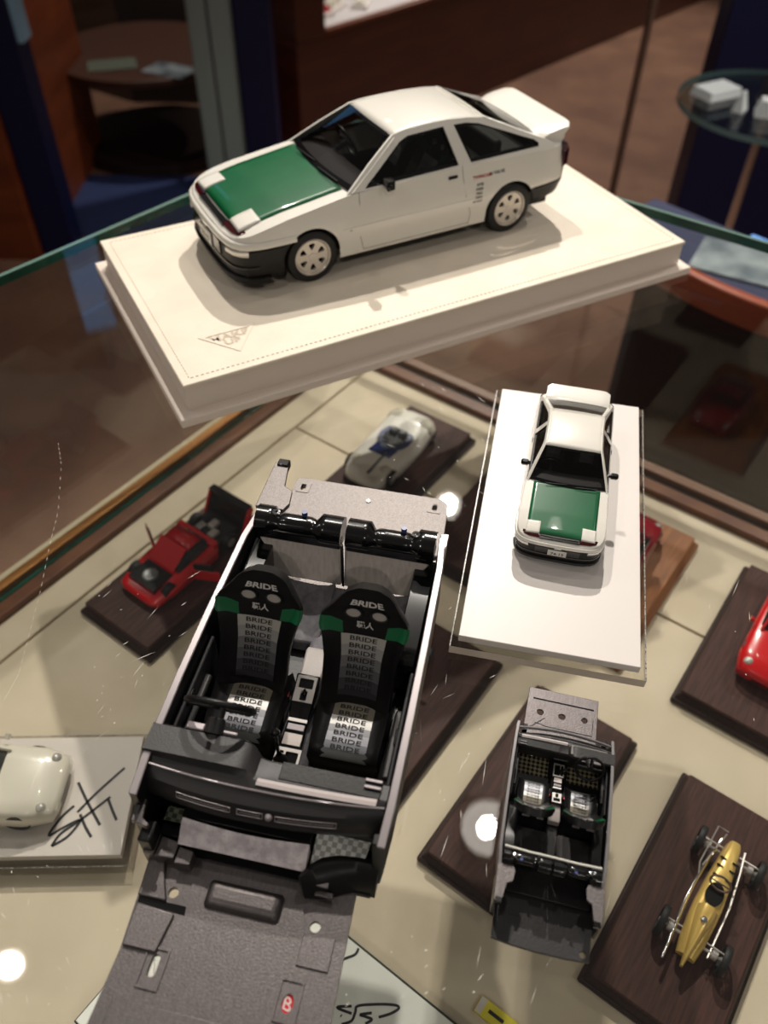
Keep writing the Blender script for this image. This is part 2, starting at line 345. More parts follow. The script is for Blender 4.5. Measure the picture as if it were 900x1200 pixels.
# ------------------------------------------------------------------ acrylic base with white plate
def acrylic_base(name, label, x, y, rot, L, W, ha, hw, ins, z=0, pm=PLATEW):
    t = thing(name, label, 'base', x, y, z, rot)
    b = MB(); b.box(-W / 2, W / 2, -L / 2, L / 2, .05, ha); b.m = [0, 0, 1, 1, 0, 0]
    b.build('acrylic_slab', [ACRYL, ACRYLE], t, ang=0)
    b = MB()
    for x_, y_, x2_, y2_ in ((-W / 2, -L / 2, -W / 2 + .5, L / 2), (W / 2 - .5, -L / 2, W / 2, L / 2)): b.box(x_, x2_, y_, y2_, ha, ha + .12)
    b.build('slab_rim', mat('rough acrylic rim', hexc(190, 182, 172), .3, noise=(900, hexc(60, 56, 50))), t, ang=0)
    b = MB(); b.box(-W / 2 + ins, W / 2 - ins, -L / 2 + ins, L / 2 - ins, ha + .02, ha + hw); b.build('white_plate', pm, t, bevel=.3)
    return t
acrylic_base('acrylic_base', 'clear acrylic base with white plate under the small white car', 79.793, 259.333, -.19488, 165.7, 75.95, 4.5, 3.74, 2.95)

# ------------------------------------------------------------------ bucket seat (28 mm wide at 1:18), shared by cabin models and cars
KANJI = '\u8077\u4eba'
SW = [(0, 12.2), (.2, 12.4), (.45, 12.6), (.62, 14), (.7, 15.2), (.78, 15.2), (.83, 13), (.88, 10.8), (.93, 9.2), (.97, 7.2), (1, 4.2)]
def seat(parent, cx, cy, cz, s, dim=False, lettering=True):
    Lb = 47.; tx, tz = -.447, .894; nx, nz = .894, .447
    def back(u, v, off=0.0, wk=1.0):
        hw = interp(SW, v) * wk; bol = interp([(0, 5), (.6, 4.5), (.78, 3), (.9, 1.2), (1, .4)], v)
        d = bol * abs(u) ** 3 + off + 3 * (1 - v) ** 2
        return (cx + -43 + tx * Lb * v + nx * d, cy + u * hw, cz + 9 + tz * Lb * v + nz * d)
    U = [-1 + i / 8 for i in range(17)]; V = [i / 30 for i in range(31)]
    b = MB()
    rings = []
    for v in V:
        wk = 1 if v < .985 else .9
        f = [back(u, v, 0, wk) for u in U]; bk = [back(u, v, -5.5, .93 * wk) for u in reversed(U)]
        mid1 = [back(1, v, -1.4, 1.035 * wk)]; mid2 = [back(-1, v, -1.4, 1.035 * wk)]
        rings.append(f + mid1 + [(p[0], p[1], p[2]) for p in bk] + mid2)
    b.rings(rings, True, True)
    # seat cushion with side bolsters
    rr = []
    for i in range(15):
        t = i / 14; X = -47 + 26.5 * t; top = 12.2 - 1.2 * t + (1.0 * math.sin(t * 3.14)); dr = max(0, t - .86) / .14
        hw = 13.2 - 1.2 * t; ring = []
        for u in U: ring.append((cx + X, cy + u * hw, cz + top - dr * dr * 3 + (5.2 - 2.2 * t) * abs(u) ** 5))
        ring += [(cx + X, cy + hw * 1.05, cz + top - 1), (cx + X, cy + hw * .95, cz + 2), (cx + X, cy - hw * .95, cz + 2), (cx + X, cy - hw * 1.05, cz + top - 1)]
        rr.append(ring)
    b.rings(rr, True, True)
    sh = b.build('bucket_seat', BLACK if not dim else mat('dark seat', hexc(34, 33, 34), .45), parent, s, ang=50)
    # green shoulder patches
    for sg in (-1, 1):
        q = MB(); us = [sg * (.52 + .52 * i / 7) for i in range(8)]; vs = [.655 + .115 * j / 5 for j in range(6)]
        P = []
        for j, v in enumerate(vs):
            row = []
            for i, u in enumerate(us):
                vv = v + (.025 if i < 4 else 0) * (-1 + i / 4) + (-.02 * (1 - i / 7) if j == 5 else 0)
                row.append(back(u, vv, .35 if abs(u) <= 1 else -.6, 1.0 if abs(u) <= 1 else 1.0))
            P.append(row)
        q.grid(P); q.build('green_patch', GREEN, sh, s, ang=60)
    q = MB(); P = [[back(u, v, .35) for u in [-.57 + 1.14 * i / 8 for i in range(9)]] for v in [.13 + .50 * j / 12 for j in range(13)]]
    q.grid(P)
    bandb = ramp_mat('back fabric bands', 2, [(0, hexc(34, 33, 36)), (.1, hexc(54, 53, 56)), (.28, hexc(84, 83, 86)), (.46, hexc(108, 107, 108)), (.64, hexc(150, 148, 145)), (.82, hexc(172, 168, 160))], .55)
    q.build('back_panel', bandb, sh, s, ang=60)
    def cush(x, y, off=.3):
        t = (x + 47) / 26.5; dr = max(0, t - .86) / .14
        return (cx + x, cy + y, cz + 12.2 - 1.2 * t + math.sin(t * 3.14) - dr * dr * 3 + off)
    q = MB(); q.grid([[cush(x, y * (1 + .006 * (x + 45))) for y in (-7.8, -4, 0, 4, 7.8)] for x in [-44 + 22.6 * i / 14 for i in range(15)]])
    bandc = ramp_mat('cushion fabric bands', 0, [(0, hexc(120, 114, 100)), (.34, hexc(226, 224, 220)), (.5, hexc(160, 160, 164)), (.62, hexc(188, 189, 196)), (.76, hexc(140, 142, 148)), (.88, hexc(98, 100, 98))], .38, .35)
    q.build('cushion_panel', bandc, sh, s, ang=60)
    # harness slots
    for sg in (-1, 1):
        q = MB(); c0 = sg * 4.6
        def hp(a, r, off): 
            vv = .8 + r * 1.6 * math.sin(a) / Lb + sg * .0; y = c0 + r * 2.5 * math.cos(a); hw = interp(SW, vv)
            return back(y / hw, vv, off)
        q.rings([[hp(2 * math.pi * i / 16, rr_, of) for i in range(16)] for rr_, of in ((1.4, .1), (1.35, .9), (1.08, .9), (.95, -.3))], True, False)
        q.build('harness_slot_rim', GLOSSB, sh, s)
        q = MB(); q.add([hp(2 * math.pi * i / 16, 1.05, .25) for i in range(16)], [tuple(range(16))]); q.build('harness_slot', mat('slot grey', hexc(176, 168, 160), .35), sh, s, ang=0)
        q = MB(); pb = lambda dy, v: (lambda p: (p[0], p[1], p[2]))(back((c0 + dy) / 13, v, -6.3)); q.box(*(lambda p: (p[0] - .4, p[0] + .4, p[1] - 2.6, p[1] + 2.6, p[2] - .8, p[2] + .8))(pb(0, .78)))
        q.build('rear_slot', RIM, sh, s)
    if lettering:
        q = MB()
        def onb(v0): return lambda x, y: back(x / interp(SW, v0), v0 + y / Lb, .55)
        for k in range(8): q.text('BRIDE', 1.75, onb(.60 - k * .058), wide=1.5, bold=.012, m=0)
        q.build('seat_lettering', INK, sh, s, ang=0, flip=False)
        q = MB(); q.text('BRIDE', 2.1, onb(.885), wide=1.5, bold=.03); q.text(KANJI, 2.6, onb(.715), wide=1.15, bold=.02)
        q.build('headrest_lettering', WINK, sh, s, ang=0, flip=False)
        q = MB()
        for k in range(8): q.text('BRIDE', 1.6, (lambda x0: lambda x, y: cush(x0 - y, x, .5) if True else 0)(-42.6 + k * 2.55), wide=1.75, bold=.012)
        q.build('cushion_lettering', INK, sh, s, ang=0, flip=False)
    return sh

# ------------------------------------------------------------------ the coupe (drawn at 1:18, mm; s scales it)
ZT = [(-112, 45.6), (-90, 46.4), (-40, 47), (0, 46.6), (41, 45.5), (80, 40), (100, 36), (108, 33.5), (113, 31.6)]
def wheel(root, x, y, s, sg):
    b = MB(); y0, y1 = (y - 5.2, y + 5.2)
    b.lathe([(10.6, -5), (13.6, -5.2), (14.8, -4.6), (15.2, -3.4), (15.2, 3.4), (14.8, 4.6), (13.6, 5.2), (10.6, 5.0), (10.4, 4), (10.4, -4), (10.6, -5)], (x, y, 15.3), (0, 1, 0), 40)
    w_ = b.build('wheel', RUBBER, root, s, ang=40)
    yo = y + sg * 4.9
    b = MB()
    b.lathe([(10.8, 0), (10.9, .5), (10.3, .7), (9.9, .2), (9.3, -2.4), (9.1, -3)] if sg > 0 else [(10.8, 0), (10.9, -.5), (10.3, -.7), (9.9, -.2), (9.3, 2.4), (9.1, 3)], (x, yo, 15.3), (0, 1, 0), 40)
    holes = []
    for k in range(6):
        a = R(60 * k + 30); c = (x + 6.1 * math.cos(a), 15.3 + 6.1 * math.sin(a)); h = []
        for (rr, da) in ((7.9, -13), (8.2, 0), (7.9, 13), (6.6, 14), (4.6, 8), (4.2, 0), (4.6, -8), (6.6, -14)):
            h.append((x + rr * math.cos(a + R(da)), 15.3 + rr * math.sin(a + R(da))))
        holes.append(h)
    b.prism(circ(x, 15.3, 9.5, 40), yo - sg * 2.2, yo - sg * .5, 'xz', holes)
    b.lathe([(2.3, 0), (2.1, .5 * sg), (0, .6 * sg)], (x, yo - sg * .5, 15.3), (0, 1, 0), 16)
    for k in range(5): a = R(72 * k + 18); b.cyl((x + 3.2 * math.cos(a), yo - sg * .6, 15.3 + 3.2 * math.sin(a)), (x + 3.2 * math.cos(a), yo - sg * .2, 15.3 + 3.2 * math.sin(a)), .45, n=6)
    b.build('rim', mat('rim white silver', hexc(222, 214, 202), .3, metal=.35), w_, s)
    b = MB(); b.cyl((x, yo - sg * 4.4, 15.3), (x, yo - sg * 4, 15.3), 9.4, n=24); b.build('brake_disc', mat('brake grey', hexc(70, 68, 66), .4, metal=.6), w_, s)
def coupe(root, s, big=True):
    AR, AZ = 17.4, 15.0
    # outline columns from the front centre round the left side to the rear centre
    fr = [(113, 0), (113, 10), (112.7, 20), (111.6, 29), (109.8, 35), (107, 39), (103.2, 41.6), (98, 43), (92, 43.6)]
    re = [(-96, 43.6), (-101, 43), (-105.5, 41), (-109, 37.5), (-111.2, 31), (-112, 20), (-112.3, 10), (-112.5, 0)]
    cols = []  # x, y, zb(white), zt, arch?
    def up_zb(x):
        z = 10.4
        if x > 66.5: z = 28.
        elif x < -66.5: z = interp([(-113, 27.6), (-80, 25.2), (-66.5, 25)], x)
        for c in (66.5, -66.5):
            if abs(x - c) < AR: z = max(z if (x - c) * (1 if c > 0 else -1) > 0 else 10.4, AZ + math.sqrt(AR * AR - (x - c) ** 2))
        return z
    xs = [86, 83.95]
    xs += [66.5 + AR * math.cos(R(a)) for a in range(0, 181, 9)] + [49.0, 46, 41, 32, 22, 12, 0, -12, -24, -36, -44, -49]
    xs += [-66.5 + AR * math.cos(R(a)) for a in range(0, 181, 9)] + [-83.95, -90]
    line = fr + [(x, 44.0 if 20 > x > -30 else 43.9) for x in xs] + re
    def pos(x, y, z):
        e = max(0, (abs(x) - 92) / 20.)
        k = y / 44.; ins = 0
        if z < 27: ins += (27 - z) * .07
        if z > 33: ins += (z - 33) * .2
        if 25 < z < 30: ins -= .35
        yy = y - ins * k
        dx = 0
        if x > 92:
            if z > 30: dx -= (z - 30) * .7 * e
            if z < 14: dx -= (14 - z) * .25 * e
        if x < -92:
            if z > 33: dx += (z - 33) * .28 * e
            if z < 24: dx += (24 - z) * .6 * e
        return (x + dx, yy, z)
    def band_rows(zbf, ztf, rows, sub=None, off=0):
        P = []
        for (x, y) in (sub or line):
            zb, zt_ = zbf(x), ztf(x)
            r = []
            for j in range(rows + 1):
                z = zb + (zt_ - zb) * j / rows; p = pos(x, y, z)
                r.append(p)
            P.append(r)
        return P
    def mirror(P): return [[(p[0], -p[1], p[2]) for p in r] for r in P]
    ztf = lambda x: interp(ZT, x)
    b = MB()
    up_ = band_rows(lambda x: min(up_zb(x), ztf(x) - .3), ztf, 7)
    b.grid(up_); b.grid(mirror(up_))
    # hood / cowl and tail deck closing the top
    for keep, n in ((lambda x: x >= 41, 1), (lambda x: x <= -89, 1)):
        Ps = [r[-1] for (x, y), r in zip(line, up_) if keep(x)]
        G = []
        for p in Ps:
            crown = interp([(0, 0), (12, .3), (39, 1.6)], p[1]) if p[0] < 104 else interp([(0, 0), (40, .9)], p[1])
            G.append([(p[0], p[1] * t, p[2] + crown * (1 - t * t)) for t in [1 - i / 7 for i in range(15)]])
        b.grid(G)
    body = b.build('body', WHITE, root, s, ang=42)
    # bulk under and inside
    b = MB(); b.box(-103, 104, -32.5, 32.5, 7.5, 29); b.box(-88, 40, -36, 36, 14, 30); b.box(84.5, 105, -40, 40, 10, 30); b.box(-103, -84.5, -39, 39, 20, 44); b.box(-46, 46, -41.8, 41.8, 10.6, 30)
    b.box(48.5, 84, -34, 34, 20, 36); b.build('chassis', mat('chassis black', hexc(14, 14, 15), .6), root, s)
    # black lower bumpers following the split line
    b = MB()
    def low(x): return 8.5
    fcols = [(x, y) for x, y in line if x >= 66.5 and up_zb(x) <= 28.001]
    def archz(x):
        return AZ + math.sqrt(max(0, AR * AR - (x - 66.5) ** 2)) if abs(x - 66.5) < AR else 8.5
    P = band_rows(lambda x: min(27.9, max(8.5, archz(x))), lambda x: 28, 6, fcols); b.grid(P); b.grid(mirror(P))
    b.build('front_bumper', BLACK, root, s, ang=42, solid=1)
    b = MB()
    def archr(x): return AZ + math.sqrt(max(0, AR * AR - (x + 66.5) ** 2)) if abs(x + 66.5) < AR else 16
    rcols = [(x, y) for x, y in line if x <= -78]
    P = band_rows(lambda x: min(interp([(-113, 20), (-84, 15.5)], x) if x < -83.9 else archr(x), up_zb(x) - .2), up_zb, 5, rcols); b.grid(P); b.grid(mirror(P))
    b.build('rear_bumper', BLACK, root, s, ang=42, solid=1)
    # generic band around the nose
    def bandpart(name, m_, x_min, y_min, z0, z1, off, sides=(1, -1), par=root, rows=2, fwd=0):
        b = MB()
        sub = [(x, y) for x, y in fr + [(86, 43.9), (82, 43.9), (76, 43.9)] if x >= x_min and y >= y_min]
        for sg in sides:
            rings = []
            for i, (x, y) in enumerate(sub):
                a = Vector(sub[max(i - 1, 0)]); c = Vector(sub[min(i + 1, len(sub) - 1)]); d = (c - a).normalized(); nrm = Vector((d.y, -d.x)); nrm = nrm if nrm.dot(Vector((x - 60, y))) > 0 else -nrm
                ring = []
                for z, o_ in ((z0, -1), (z0, off * .75), (z0 + .5, off), (z1 - .7, off), (z1, off * .6), (z1, -1)):
                    p = pos(x, y, z); ring.append((p[0] + nrm.x * o_ + fwd, sg * (p[1] + nrm.y * o_), z))
                rings.append(ring)
            b.rings(rings, True, True)
        return b.build(name, m_, par, s, ang=50)
    bandpart('bumper_bar', WHITE, 74, 0, 27.6, 31.2, 1.1)
    bandpart('front_lip', BLACK, 90, 0, 6.2, 10.5, 2.0)
    bandpart('fog_lamp', LENS, 101, 24, 23.2, 27.2, .8)
    bandpart('bumper_groove', GLOSSB, 96, 0, 15.5, 17.0, .7)
    b = MB(); b.box(111.4, 113.4, -22, 22, 18, 26.5); b.build('grille', GLOSSB, root, s, bevel=.4)
    b = MB(); b.box(112.6, 113.9, -3.5, 3.5, 26.3, 27.3); b.build('badge', CHROME, root, s)
    b = MB(); b.box(113.4, 114.3, -9.2, 9.2, 17.2, 24.6); lp = b.build('licence_plate', mat('plate white', hexc(225, 222, 214), .4), root, s, bevel=.3)
    b = MB(); b.text('74-13', 3.6, lambda x, y: (114.45, x, 20.2 + y), wide=1.15, bold=.02); b.build('plate_lettering', INK, lp, s, ang=0, flip=False)
    # hood panel, pods, strip lamps
    def surf(x, y):
        z = ztf(x); crown = 1.6 if x < 104 else .9; yk = 41.0
        return z + crown * (1 - min(1, abs(y) / yk) ** 2)
    b = MB(); P = []
    for i in range(25):
        x = 43 + 61.5 * i / 24; hw = 33.8 if x < 93 else 33.8
        P.append([(x + .9 * (1 - (abs(y) / 34) ** 2) * (1 if i == 24 else 0), y, surf(x, y) + .55) for y in [-hw + 2 * hw * j / 16 for j in range(17)]])
    b.grid(P); hood = b.build('hood', GREEN, root, s, ang=50, solid=1.2)
    for sg in (-1, 1):
        b = MB(); P = [[(x, sg * y, surf(x, y) + 1.0) for y in [20.5 + 13.6 * j / 6 for j in range(7)]] for x in [92 + 13.5 * i / 8 for i in range(9)]]
        b.grid(P); b.build('headlamp_pod', WHITE, root, s, ang=50, solid=1.4)
        b = MB(); P = []
        for i in range(9):
            t = i / 8; y = 19 + 21.5 * t; x = interp([(19, 108.6), (30, 107.8), (36, 105.6), (40.5, 98)], y)
            P.append([(x - 4.5, sg * y, 32.6), (x, sg * y, 32.4), (x + .3, sg * y, 34.0), (x - 1.5, sg * y, 35.0), (x - 4.5, sg * y, 35.2)])
        b.rings(P, True, True); b.build('turn_signal', REDLENS, root, s)
    b = MB(); b.box(105, 109.3, -19.5, 19.5, 32.2, 34.4); b.build('nose_gap', GLOSSB, root, s)
    # greenhouse side frames with window openings
    KZ = .86 if big else .9; SL = .70 if big else .56
    zm = lambda z: 46.5 + (z - 46.5) * KZ if z > 46.5 else z
    zl = lambda L_: [(x, zm(z)) for x, z in L_]
    dw = zl([(31.5, 47.0), (4.5, 66.2), (-1, 68.2), (-24.5, 69.2), (-28.8, 48.6)])
    qw = zl([(-37.6, 48.6), (-31.6, 69.0), (-40, 68.8), (-48, 67.2), (-62, 61.6), (-83.5, 52.6), (-85.5, 51), (-85, 49.2)])
    outer = zl([(43, 45.6), (26, 58.2), (8, 70.2), (0, 71.6), (-14, 72.3), (-28, 72.4), (-42, 71.4), (-51, 69.9), (-70, 61.4), (-92, 51.6), (-97, 48.4), (-97, 46.0), (-60, 46.4), (-40, 46.6), (0, 46.2)])
    yz = lambda z, x=0: 41.6 - (z - 46.5) * .44 - (0 if z > 48 else 0)
    def yzx(x, z):
        y = 41.4 - (z - 46.5) * SL
        if x > 20: y -= (x - 20) * .05
        return y
    for sg in (-1, 1):
        b = MB(); b.prism(outer, -1.3, 0, holes=[dw, qw], fn=lambda x, z, h: (x, sg * (yzx(x, z) + h), z)); b.build('side_frame', WHITE, root, s, ang=45, bevel=.35)
        for nm, wv in (('door_window', dw), ('quarter_window', qw)):
            cx_ = sum(p[0] for p in wv) / len(wv); cz_ = sum(p[1] for p in wv) / len(wv)
            def shr(k): return [(cx_ + (p[0] - cx_) * (1 - k / abs(22 if nm[0] == 'd' else 24)), cz_ + (p[1] - cz_) * (1 - k / 9.)) for p in wv]
            b = MB(); b.prism(shr(-.15), -1.6, .12, holes=[shr(1.1)], fn=lambda x, z, h: (x, sg * (yzx(x, z) + h), z)); b.build('window_seal', GLOSSB, root, s, ang=0)
            b = MB(); q = [(x, sg * (yzx(x, z) - .8), z) for x, z in shr(.3)]; b.add(q, [tuple(range(len(q)))]); b.build(nm, CARGLASS, root, s, ang=0)
    # roof skin
    rx = zl([(9.5, 70.4), (4, 71.9), (-6, 73.2), (-20, 74.0), (-34, 73.7), (-46, 71.9), (-52, 70.3)])
    b = MB(); P = []
    for x, zc in rx:
        ze = interp([(-52, 69.7), (-42, 71.3), (-28, 72.3), (-14, 72.2), (0, 71.5), (10, 69.4)], x); ze = zm(ze); ye = yzx(x, ze)
        P.append([(x - (1.2 * (abs(t) ** 2) if x > 5 else 0), ye * t, ze + (zc - ze) * (1 - t * t)) for t in [-1 + i / 8 for i in range(17)]])
    b.grid(P); b.build('roof', WHITE, root, s, ang=50, solid=1.2)
    # windscreen
    def ws(t, v, off=0):   # t -1..1 across, v 0 base..1 top
        x = (45.8 - 5.2 * t * t) * (1 - v) + (9.8 - 2.2 * t * t) * v; z = (46.4 + 1.0 * (1 - t * t)) * (1 - v) + (zm(69.4) + 1.0 * (1 - t * t)) * v
        hw = (39.6) * (1 - v) + (yzx(8, zm(69.4)) - .3) * v; return (x + off * .5, t * hw, z + off)
    b = MB(); b.grid([[ws(-.96 + 1.92 * i / 12, v) for i in range(13)] for v in (.03, .35, .7, .98)]); b.build('windscreen', WSGLASS, root, s, ang=60)
    b = MB()
    fr_o = [(-1, 0), (1, 0), (1, 1), (-1, 1)]; N = 12
    def strip2(f0, f1, n=12, m=0):
        b.grid([[f0(i / n) for i in range(n + 1)], [f1(i / n) for i in range(n + 1)]], m)
    strip2(lambda t: ws(-1 + 2 * t, 0, .15), lambda t: ws((-1 + 2 * t) * .95, .09, .15)); strip2(lambda t: ws(-1 + 2 * t, 1, .15), lambda t: ws((-1 + 2 * t) * .94, .945, .15))
    for sg in (-1, 1): strip2(lambda t: ws(sg * .985, t, .15), lambda t: ws(sg * .945, .03 + t * .94, .15))
    b.build('windscreen_seal', GLOSSB, root, s, ang=60)
    for sg in (-1, 1):
        b = MB(); strip2(lambda t: ws(sg * 1.045, t, -.5), lambda t: ws(sg * .98, t, .3)); b.build('pillar_trim', WHITE, root, s, ang=60)
    # wipers
    for y0 in (-22, 8):
        b = MB(); b.tube([(45.4, y0, 48.6), (45, y0 + 9, 49), (43.5, y0 + 22, 48.9)], .45, 6); b.build('wiper', BLACK, root, s)
    # rear glass and hatch
    def rg(t, v, off=0):
        x = -52 * (1 - v) + -89 * v - 1.5 * (1 - t * t) * v; z = (zm(70.2) + .9 * (1 - t * t)) * (1 - v) + (51.6 + .9 * (1 - t * t)) * v; hw = (yzx(-52, zm(70.2)) + .2) * (1 - v) + yzx(-89, 51.6) * v
        return (x, t * hw, z + off)
    b = MB(); b.grid([[rg(-.86 + 1.72 * i / 10, v, .1) for i in range(11)] for v in (.05, .5, .95)]); b.build('rear_glass', CARGLASS, root, s, ang=60)
    b = MB(); strip2(lambda t: rg(-1 + 2 * t, 0), lambda t: rg(-1 + 2 * t, .06)); strip2(lambda t: rg(-1 + 2 * t, .95), lambda t: rg(-1 + 2 * t, 1.08))
    for sg in (-1, 1): strip2(lambda t: rg(sg * 1, t), lambda t: rg(sg * .85, t))
    b.build('hatch', WHITE, root, s, ang=60, solid=1)
    b = MB(); strip2(lambda t: rg((-1 + 2 * t) * .86, .05, .25), lambda t: rg((-1 + 2 * t) * .83, .1, .25)); strip2(lambda t: rg((-1 + 2 * t) * .86, .96, .25), lambda t: rg((-1 + 2 * t) * .83, .9, .25))
    for sg in (-1, 1): strip2(lambda t: rg(sg * .87, .04 + .92 * t, .25), lambda t: rg(sg * .835, .08 + .84 * t, .25))
    b.build('rear_glass_seal', GLOSSB, root, s, ang=60)
    # tail spoiler
    b = MB(); rings = []
    for i in range(17):
        t = -1 + i / 8; a = abs(t); y = 35.5 * t; sh_ = max(0, a - .8) / .2; k = 1 - .12 * sh_ ** 2; dz = -1.2 * sh_ ** 2
        prof = [(-85, 49.6), (-88, 52.3), (-96, 53.8), (-106, 54.9), (-113.4, 55.6), (-114, 54.6), (-111, 51.5), (-107.5, 48), (-105.5, 45), (-90, 45)]
        rings.append([(x + (3.5 * sh_ ** 2 if x < -105 and z > 50 else 0) + (-5 * sh_ if x > -92 else 0), y, z + dz * (1 if z > 49.7 else 0)) for x, z in prof])
    b.rings(rings, True, True); b.build('rear_spoiler', WHITE, root, s, ang=32, bevel=.3)
    # tail lamps
    b = MB()
    b.box(-113.6, -108, -33, 33, 33.5, 43); b.build('tail_panel', GLOSSB, root, s, bevel=.4)
    for sg in (-1, 1):
        b = MB(); b.prism([(-113.8, sg * 20), (-113.4, sg * 33), (-110.5, sg * 38.5), (-104.5, sg * 42), (-103.5, sg * 38), (-109, sg * 22)], 33, 42.6); b.build('tail_lamp', REDLENS, root, s, bevel=.3)
    # mirrors, handles, seams, side marks
    for sg in (-1, 1):
        b = MB(); b.rings([[(19.5 + dx, sg * y, 48.6 + dz) for dx, dz in ((-1.8 * k, -1.6 * k), (1.6 * k, -2.0 * k), (2.6 * k, 0), (1.6 * k, 2.2 * k), (-1.8 * k, 2.4 * k))] for y, k in ((39.8, .7), (42.5, .8), (43.2, 1.25), (48.6, 1.3), (50.2, .8))], True, True); b.build('door_mirror', GLOSSB, root, s, bevel=.25)
        b = MB(); b.box(-27.5, -21.5, sg * 41.6, sg * 42.7, 41.6, 43.4); b.build('door_handle', GLOSSB, root, s, bevel=.2)
        b = MB()
        def seam(pts):
            q = []
            for x, z in pts:
                p = pos(x, 43.95, z); q.append((p[0], sg * (p[1] + .02), p[2]))
            b.tube(q, .17, 4)
        seam([(36, 46), (36.2, 40), (36.2, 20), (34, 12)]); seam([(-31, 47.6), (-31.6, 40), (-33.5, 30), (-38, 18), (-37, 12)]); seam([(34, 12.4), (-37, 12.4)])
        b.build('door_seam', mat('seam grey', hexc(120, 112, 104), .6), root, s)
        b = MB(); seam([(48, 27.6), (20, 27.8), (-10, 27.8), (-48, 27.6)]); b.build('side_moulding', WHITE, root, s)
        if big:
            def onside(x0, z0): return lambda x, y: (lambda p: (p[0], sg * (p[1] + .12), p[2]))(pos(x0 - sg * x, 43.95, z0 + y))
            b = MB(); b.text('TWINCAM', 1.9, onside(-44.5, 39.6), wide=1.1, bold=.03); b.build('side_lettering', REDINK, root, s, ang=0, flip=False)
            b = MB(); b.text('16 VALVE', 2.0, onside(-55, 40.0), wide=1.0, bold=.02)
            for k in range(5): b.text(('KYB', 'NGK', 'HKS', 'TEIN', 'ENKEI')[k], 1.5, onside(-43.2 + k * .3, 35.2 - k * 2.5), wide=1.2, bold=.03)
            b.text('DOHC', 1.4, onside(42.5, 24.3), wide=1.0, bold=.02); b.text('16', 1.2, onside(42.5, 26.2))
            b.build('side_lettering', INK, root, s, ang=0, flip=False)['kind'] = 'stuff'
    for x in (66.5, -66.5):
        for sg in (-1, 1): wheel(root, x, sg * 38.6, s, sg)
    # cabin
    for y in (-18, 18): seat(root, 31, y, 9, s, True, lettering=False)
    b = MB(); P = [(44, 30), (44, 45.5), (34, 47), (24, 46), (20, 42), (22, 30)]
    b.rings([[(x - abs(t) * 2, 38 * t, z) for x, z in P] for t in [-1 + i / 4 for i in range(9)]], True, True); b.build('dashboard', mat('dash grey', hexc(46, 42, 42), .5), root, s, ang=40)
    b = MB(); b.box(-62, -38, -34, 34, 29, 39); b.box(-66, -60, -30, 30, 30, 52); b.box(-100, -64, -35, 35, 29, 44); b.build('rear_bench', mat('bench dark', hexc(64, 60, 56), .6), root, s, bevel=2)
    b = MB(); b.tube([(14 + 4.5 * math.cos(a), -19 + 10.5 * math.sin(a), 48 + 9.2 * math.cos(a)) for a in [2 * math.pi * i / 24 for i in range(24)]], .9, 6, closed=True); b.box(13, 15, -28, -10, 47, 49); b.cyl((14, -19, 48), (26, -19, 43), 2.0, n=10); b.build('steering_wheel', BLACK, root, s)
c1 = thing('model_car', 'larger white coupe model with green hood standing on the cream leather base', 'model car', -4.756, 494.86, 21.45, 3.63805)
coupe(c1, 1.0, True)
c2 = thing('model_car', 'smaller white coupe model with green hood facing the viewer on the white plate', 'model car', 82.23, 269.79, 8.3, -.22162 - math.pi / 2)
coupe(c2, 18 / 43, False)

